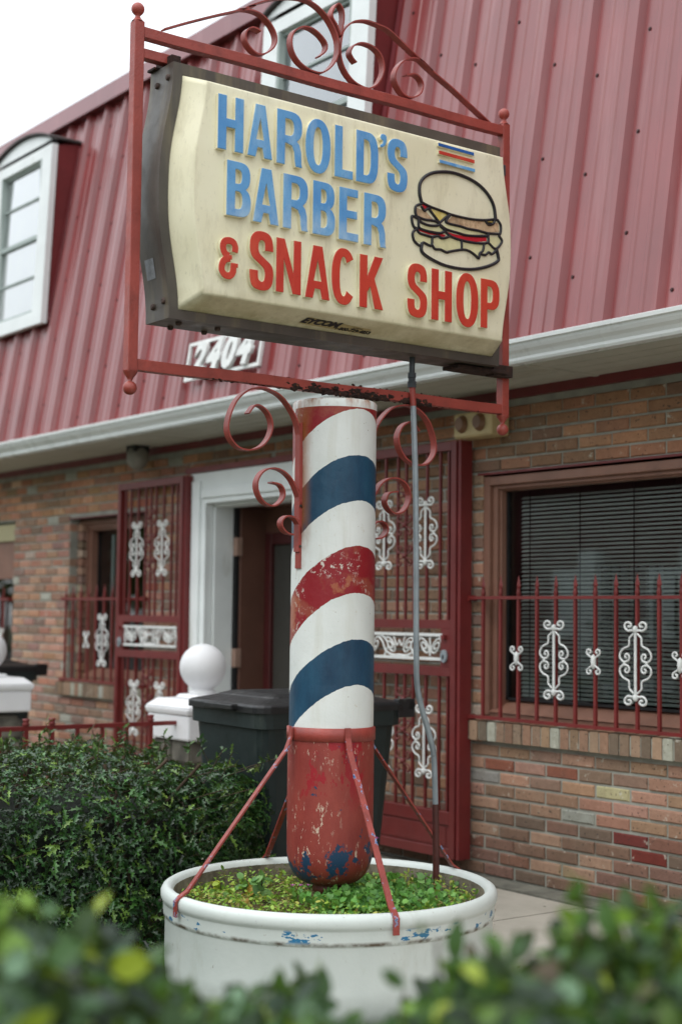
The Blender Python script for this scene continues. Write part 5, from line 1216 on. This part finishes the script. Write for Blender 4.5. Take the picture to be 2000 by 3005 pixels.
# clover patch: stalks with three round leaflets, right of the cup towards the camera
Pc=[];Nc=[];tw=MB()
for i in range(520):
    a,b=rng.normal(0,.105),rng.normal(0,.075); x=PX+.20+a*.9; y=PY+.02+b*1.2+a*.25
    if rng.random()<.3: x=PX+rng.normal(.05,.2); y=PY+rng.normal(.22,.12)
    if math.hypot(x-PX,y-PY)<.09 or math.hypot(x-PX,y-PY)>.54: continue
    h=.405+.062*rng.random(); ph=rng.random()*6.28; s=.5
    for q in range(3):
        Pc.append((x,y,h,ph+q*2.094,.013+.009*rng.random()))
Pc=np.array(Pc)
def rosette_mesh(name,Pc,shape,cols,mat,tilt=.25):
    N=len(Pc); g=MB()
    for (x,y,z,a,s),c in zip(Pc,cols):
        d=np.array([math.cos(a),math.sin(a),tilt]); sd_=np.array([-math.sin(a),math.cos(a),0]); ps=[np.array([x,y,z])+s*(d*u+sd_*v) for u,v in shape]+[np.array([x,y,z])+s*(d*u-sd_*v) for u,v in shape[::-1][1:-1]]
        g.add(ps,[tuple(range(len(ps)))],0,tuple(c))
    return g
nn=len(Pc); dirs=np.stack([np.cos(Pc[:,3]),np.sin(Pc[:,3]),np.zeros(nn)],1)
me=leaves('clover_patch',Pc[:,:3]+dirs*.004,rng.normal(0,.55,(nn,3))+np.array([.35,-.26,.55]),Pc[:,4]*1.35,colarr([((94,148,66),4),((120,170,84),3),((70,118,54),2)],nn),ROUND,M['leaf'],.1,.1)
o=bpy.data.objects.new('clover_patch',me); COL.objects.link(o); o['kind']='stuff'; o['label']='bright green clover growing at the foot of the pole in the planter'; o['category']='clover'
def seedling(px,py,h,label,cols,size=.035,nl=9,lz=.395):
    q=on(px,py,2,lz); x,y=q[0],q[1]; t=thing('seedling',label,'seedling',(x,y,.38),'leafy seedlings in the planter')
    g=MB(); g.tube([(x,y,.37),(x+.005,y+.004,.37+h*.5),(x+.002,y,.37+h)],.0018,6,0,(1,0,0)); part('stem',g,M['twig'],t)
    Pn=[]
    for i in range(nl):
        f_=.35+.65*i/(nl-1); Pn.append((x,y,.37+h*f_,i*2.4+rng.random(),size*(1.15-.5*f_)))
    Pn=np.array(Pn); dd=np.stack([np.cos(Pn[:,3]),np.sin(Pn[:,3]),np.zeros(nl)],1)
    me=leaves('leaves',Pn[:,:3]-np.array(root_loc(t))+dd*.006,rng.normal(0,.45,(nl,3))+np.array([.45,-.35,.6]),Pn[:,4]*1.15,colarr(cols,nl,.08),WIDE,M['leaf'],.15,.25); part('leaves',me,None,t)
gr=[((96,138,72),3),((120,160,86),2),((74,118,58),2)]
for i,(px,py,h,sz,lab,cc) in enumerate(((645,2628,.075,.045,'yellowing seedling at the far left of the planter, with one yellow leaf',[((140,160,50),2),((190,190,50),2),((96,140,60),2)]),
    (712,2640,.10,.050,'tall seedling with orange tinged leaves, second from the left in the planter',[((96,140,70),3),((178,140,60),1)]),
    (765,2645,.125,.055,'tallest leafy seedling, left of the pole foot',gr),(815,2575,.06,.045,'pale variegated low plant behind the left seedlings',[((178,186,112),3),((140,160,80),2)]),
    (925,2655,.035,.030,'small seedling beside the foot of the cup',gr),(1245,2648,.115,.048,'tall seedling beside the brown conduit foot in the planter',gr),(1335,2620,.05,.035,'small feathery seedling near the right rim of the planter',gr))):
    seedling(px,py,h,lab,cc,sz,11)
for px,py,h,lab in ((985,2640,.095,'pair of pink and white flowers in front of the cup'),(872,2640,.07,'purple flower left of the cup foot'),(905,2640,.075,'purple flower closest to the cup foot'),(1130,2668,.05,'pale pink flower bud in the clover'),(1100,2515,.10,'pale pink flower by the back rim')):
    q=on(px,py,2,.39); x,y=q[0],q[1]; t=thing('flower',lab,'flower',(x,y,.38),'small flowers in the planter')
    g=MB(); g.tube([(x,y,.37),(x+.003,y,.37+h)],.0011,5,0,(1,0,0)); part('stem',g,M['twig'],t); g=MB()
    for c_ in range(2):
        cx,cy=x+rng.normal(0,.010),y+(c_-.5)*.024
        for a in np.linspace(0,6.283,6)[:-1]:
            d=np.array([math.cos(a),math.sin(a),.5]); g.add([(cx,cy,.37+h),tuple(np.array([cx,cy,.37+h])+d*.008+np.array([-d[1],d[0],0])*.004),tuple(np.array([cx,cy,.37+h])+d*.012),tuple(np.array([cx,cy,.37+h])+d*.008-np.array([-d[1],d[0],0])*.004)],[(0,1,2,3)])
    part('petals',g,M['petal'],t)
# grass and litter at the foot of planter and hedge
n=9000; xy=np.stack([rng.uniform(-6.9,-3.9,n),rng.uniform(1.2,3.5,n)],1); P=np.concatenate([xy,np.full((n,1),.088)],1)
k_=(np.hypot(P[:,0]-PX,P[:,1]-PY)>.56)&(P[:,0]<-3.85); P=P[k_]; n=len(P)
BLADE=[(0,0),(.1,.06),(.4,.07),(.8,.04),(1,0)]
me=leaves('grass',P,rng.normal(0,.3,(n,3))+np.array([1,0,0])*rng.choice([-1,1],n)[:,None],rng.uniform(.02,.055,n),colarr([((72,96,44),3),((96,120,54),2),((120,120,70),1)],n),BLADE,M['leaf'],.1,.1)
o=bpy.data.objects.new('grass',me); COL.objects.link(o); o['kind']='stuff'; o['label']='short grass and weeds around the foot of the white planter'; o['category']='grass'
n=90; xy=np.stack([rng.uniform(-5.2,-3.2,n),rng.uniform(3.9,5.15,n)],1); P=np.concatenate([xy,np.full((n,1),.124)],1)
me=leaves('leaf_litter',P,rng.normal(0,.15,(n,3))+np.array([0,0,1]),rng.uniform(.012,.03,n),colarr([((70,66,50),2),((60,78,46),1),((96,78,56),1)],n),OVAL,M['leaf'],.1,.0)
o=bpy.data.objects.new('leaf_litter',me); COL.objects.link(o); o['kind']='stuff'; o['label']='scattered dead leaves on the pale paving by the brick wall'; o['category']='leaf litter'
# ================================================================== ACROSS THE STREET (reflected in the window glass)
t=thing('street_house','red sided house with white posts across the road behind the camera','house',(-24,-15,.1))
g=MB(); g.box(-31,-17,-19,-15,.09,5.2); part('wall',g,M['cheek'],t)
g=MB(); 
for x in (-30,-27.5,-24.5,-21.5,-18.5): g.box(x,x+.5,-14.6,-14.3,.09,3.0)
for x in (-29,-26,-23,-20): g.box(x,x+1,-14.99,-14.95,1,2.6)
part('porch_post',g,M['white_trim'],t)
g=MB(); g.add([(-32,-14,4.8),(-16,-14,4.8),(-16,-17,7.2),(-32,-17,7.2)],[(0,1,2,3)]); g.add([(-32,-20,4.8),(-16,-20,4.8),(-16,-17,7.2),(-32,-17,7.2)],[(3,2,1,0)]); part('roof',g,M['asphalt'],t)
AP=[];AN=[]
for x,y,z,r_ in [(-40,-17,6,4),(-47,-15,6.5,4.5),(-35,-21,7,4),(-13,-20,6,4.5),(-8,-22,5.5,4),(-55,-16,7,5),(2,-22,6,5)]:
    v=rng.normal(size=(1300,3)); v/=np.linalg.norm(v,axis=1,keepdims=True); rr=r_*rng.uniform(.5,1,(1300,1))*(1+.2*np.sin(v[:,:1]*5+v[:,1:2]*7)); AP.append(np.array([x,y,z-1.5])+v*rr*[1,1,1]); AN.append(v+rng.normal(0,.4,v.shape))
AP=np.concatenate(AP); AN=np.concatenate(AN); AP[:,2]=np.maximum(AP[:,2],.2)
me=leaves('street_trees',AP,AN,rng.uniform(.5,.9,len(AP)),colarr([((44,62,34),1),((56,78,40),1)],len(AP)),OVAL,M['leaf'])
o=bpy.data.objects.new('street_trees',me); COL.objects.link(o); o['kind']='stuff'; o['label']='mass of leafy trees across the road, mirrored in the shop window'; o['category']='trees'
for o in bpy.data.objects:
    if '_loc' in o: del o['_loc']
